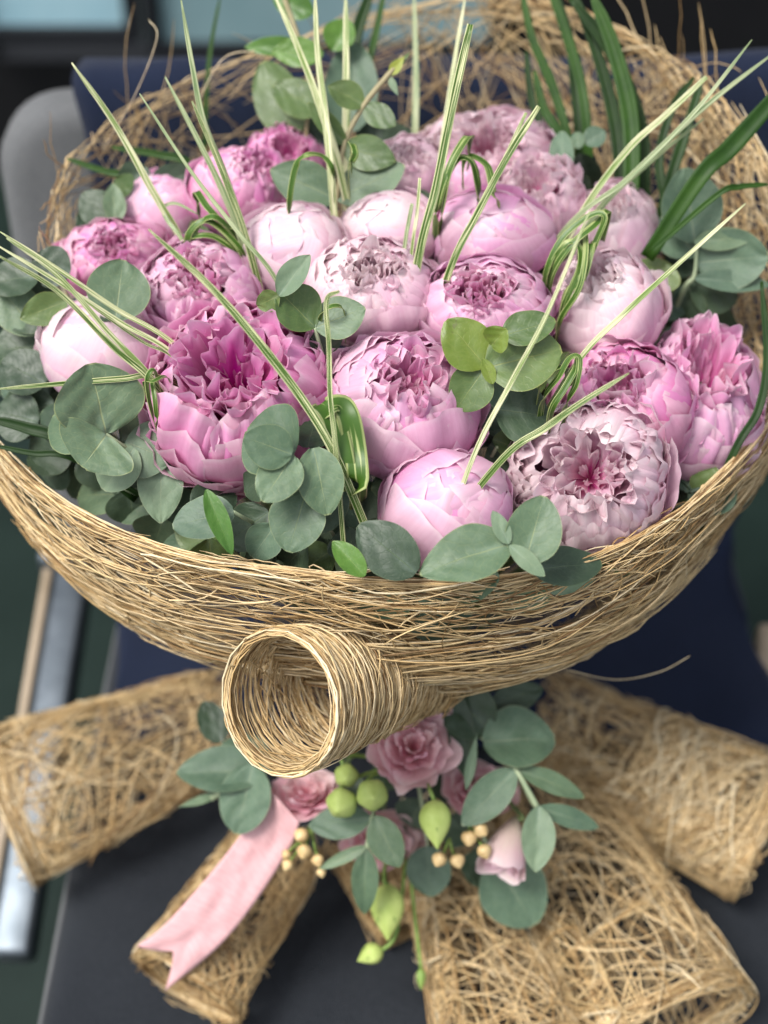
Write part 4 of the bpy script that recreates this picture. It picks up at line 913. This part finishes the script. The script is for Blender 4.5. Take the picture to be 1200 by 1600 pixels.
bud_thing('thin green tendril bud trailing down over the fibre roll', 658, 1530, 8, 34, (.0, .9, .1), 1.15, M_BUDD, 7, [(655, 1490, .0), (648, 1430, .0), (642, 1370, .0), (640, 1310, .03)], 5, .5)

def berries(label, pts, d, mat, node, seed):
    rng = np.random.default_rng(4000+seed); org = P3(node[0], node[1], d+.02); k = d/FPX
    root = empty('berry_sprig', org, label, 'berry sprig', CG)
    for px, py, r in pts:
        c = P3(px, py, d+rng.normal(0, .004)); ax = nrm((px-node[0])*RGT-(py-node[1])*UPV+25*tocam(c))
        r = r*.86; o = bud(root, c, ax, r*k, 2.05*r*k, mat if rng.uniform() < .8 else M_BERRYG, rng, 3, 'berry', org, .2)
        for s in range(4):
            M = frame_from(ax, 0); a = s*1.57; dr = M @ np.array([math.cos(a), math.sin(a), 0]); b = c-ax*r*k*.95
            P, UV = leaf_grid(b, b+dr*r*k*1.0+ax*r*k*.5, -ax, r*k*.35, rng, 'o', .1, 0, 5, 6)
            q = link('sepal', grid_mesh('sepal', P, UV, org), M_BUDD, o)
        link('stem', tube_mesh('stem', [c-ax*r*k, (c+org)/2-(0, 0, .004), org], [.001, .0013], org, 5, 8), M_BUDD, root)
berries('peach berries clustered above the cream lisianthus cup', [(733, 1311, 15), (753, 1298, 14), (757, 1331, 14), (744, 1285, 11)], 1.085, M_BERRY, (735, 1280), 1)
berries('two peach berries below the pointed lime bud', [(686, 1344, 14), (715, 1346, 14)], 1.095, M_BERRY, (702, 1310), 2)
berries('peach and green berries beside the ribbon edge', [(470, 1306, 14), (475, 1331, 14), (497, 1345, 12), (449, 1352, 11), (502, 1364, 9), (447, 1335, 9)], 1.10, M_BERRY, (485, 1290), 3)

CS = 'eucalyptus sprigs of the corsage'
sprig('dull teal corsage leaves next to the fibre curl above the ribbon', [
 (418, 1205, 276, 1208, 38, 't', .0, .0, 'o'), (395, 1195, 372, 1302, 42, 't', .0, -.008), (345, 1160, 318, 1095, 24, 'd', .01, .02), (420, 1190, 345, 1165, 32, 't', .0, .01), (345, 1240, 278, 1262, 8, 'e', .0, .02, 'n')], CD, .0, [(470, 1190, .04), (418, 1205, .005), (345, 1240, .01), (330, 1248, .01)], seed=61, group=CS)
sprig('large rounded dark teal leaves at the side of the dusty pink lisianthus', [
 (765, 1140, 695, 1075, 44, 'd', .0, .0), (755, 1160, 868, 1150, 52, 't', .0, -.006), (768, 1100, 848, 1075, 24, 'd', .0, .01, 'o'), (730, 1065, 790, 1040, 34, 'd', .01, .02), (735, 1220, 705, 1060, 22, 'd', .0, .0, 'o'), (728, 1235, 745, 1150, 8, 'l', -.01, -.02, 'n')], CD, .0, [(700, 1120, .02), (770, 1165, -.004), (805, 1205, -.008), (838, 1262, -.01)], seed=62, group=CS)
sprig('slim drooping teal leaf pairs reaching over the fibre roll beside the cream cup', [
 (805, 1202, 722, 1290, 30, 't', -.01, .0, 'o'), (808, 1202, 918, 1242, 18, 'e', .0, .0, 'o'), (840, 1262, 940, 1292, 17, 't', .01, .0, 'o'), (842, 1260, 838, 1362, 27, 'l', -.015, -.004, 'o')], CD, .025, [(770, 1150, .03), (806, 1202, .0), (840, 1262, .0)], seed=63, group=CS)
sprig('broad dark corsage leaf spread beneath the cream lisianthus cup', [
 (770, 1340, 835, 1445, 54, 't', .0, .0), (760, 1330, 740, 1385, 30, 'd', .0, .01), (745, 1320, 800, 1400, 45, 'd', .0, .012)], CD, -.02, seed=64, group=CS)
sprig('corsage leaves dangling under the trio of round green buds', [
 (580, 1278, 482, 1290, 27, 't', .0, .0, 'o'), (585, 1275, 625, 1355, 28, 'e', -.008, -.004, 'o'), (572, 1325, 568, 1432, 22, 'e', .0, .0, 'o'), (575, 1322, 498, 1358, 10, 'e', .0, .0, 'o')], CD, .03, [(590, 1250, .03), (582, 1277, 0), (574, 1325, 0)], seed=65, group=CS)
sprig('rounded teal corsage leaf behind the two peach berries', [(668, 1322, 672, 1402, 36, 't', .0, .0), (640, 1330, 620, 1290, 24, 'd', .0, .02), (700, 1250, 690, 1200, 26, 'd', .0, .02), (610, 1230, 600, 1180, 26, 'd', .0, .02)], CD, -.015, seed=66, group=CS)
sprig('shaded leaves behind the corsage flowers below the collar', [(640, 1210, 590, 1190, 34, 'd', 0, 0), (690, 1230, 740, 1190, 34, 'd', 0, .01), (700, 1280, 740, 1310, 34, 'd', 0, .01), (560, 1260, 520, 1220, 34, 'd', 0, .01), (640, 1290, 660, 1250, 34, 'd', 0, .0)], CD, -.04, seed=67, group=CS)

# ------------------------------------------------------------------ ribbon
def ribbon_mat():
    m, t, n, l, b = new_mat('ribbon_rose'); uv = n.new('ShaderNodeUVMap')
    mp = n.new('ShaderNodeMapping'); mp.inputs['Scale'].default_value = (4, 90, 1); l.new(uv.outputs[0], mp.inputs[0])
    nb = noise_n(n, l, mp.outputs[0], 1.0, 3, .6); r = ramp(n, [(.3, (.66, .36, .38)), (.7, (.78, .49, .50))]); l.new(nb.outputs[0], r.inputs[0])
    l.new(r.outputs[0], b.inputs['Base Color']); b.inputs['Roughness'].default_value = .5; b.inputs['Sheen Weight'].default_value = .2
    bp = n.new('ShaderNodeBump'); bp.inputs['Strength'].default_value = .25; bp.inputs['Distance'].default_value = .0005; l.new(nb.outputs[0], bp.inputs['Height']); l.new(bp.outputs[0], b.inputs['Normal'])
    translucent_out(m, n, l, b, r.outputs[0], .2); return m
M_RIB = ribbon_mat()
def ribbon_tail():
    L_ = catmull([(412, 1222), (398, 1270), (345, 1345), (262, 1440), (214, 1478)], 40); R_ = catmull([(468, 1285), (452, 1325), (405, 1400), (345, 1475), (258, 1548)], 40)
    nu = 17; u = np.linspace(0, 1, nu); P = np.zeros((40, nu, 3)); wr = wob(R, 6, 4, 12)
    for i in range(40):
        t = i/39.
        for j in range(nu):
            tt = t*(1-.13*(1-abs(2*u[j]-1))*sm(t, .6, 1.0)) # V-shaped notch at the tail
            k = tt*39; a = int(min(k, 38)); f = k-a
            q = (L_[a]*(1-f)+L_[a+1]*f)*(1-u[j])+(R_[a]*(1-f)+R_[a+1]*f)*u[j]
            d = 1.105+.035*tt+.0022*wr(u[j]*1.6, t*2.6)+.0006*math.sin(11*u[j]+3*t)+.0002*math.sin(23*u[j]-5*t)
            P[i, j] = P3(q[0], q[1], d)
    UV = np.stack(np.broadcast_arrays(u[None, :], np.linspace(0, 1, 40)[:, None]), -1)
    return P, UV
P, UV = ribbon_tail(); org = P[0, 8]
rb_ = link('ribbon', grid_mesh('ribbon', P, UV, org), M_RIB, None, org)
tag(rb_, 'dusty pink ribbon tail with a swallow cut end hanging over the fibre roll', 'ribbon')
md = rb_.modifiers.new('ribbon_thickness', 'SOLIDIFY'); md.thickness = .0006
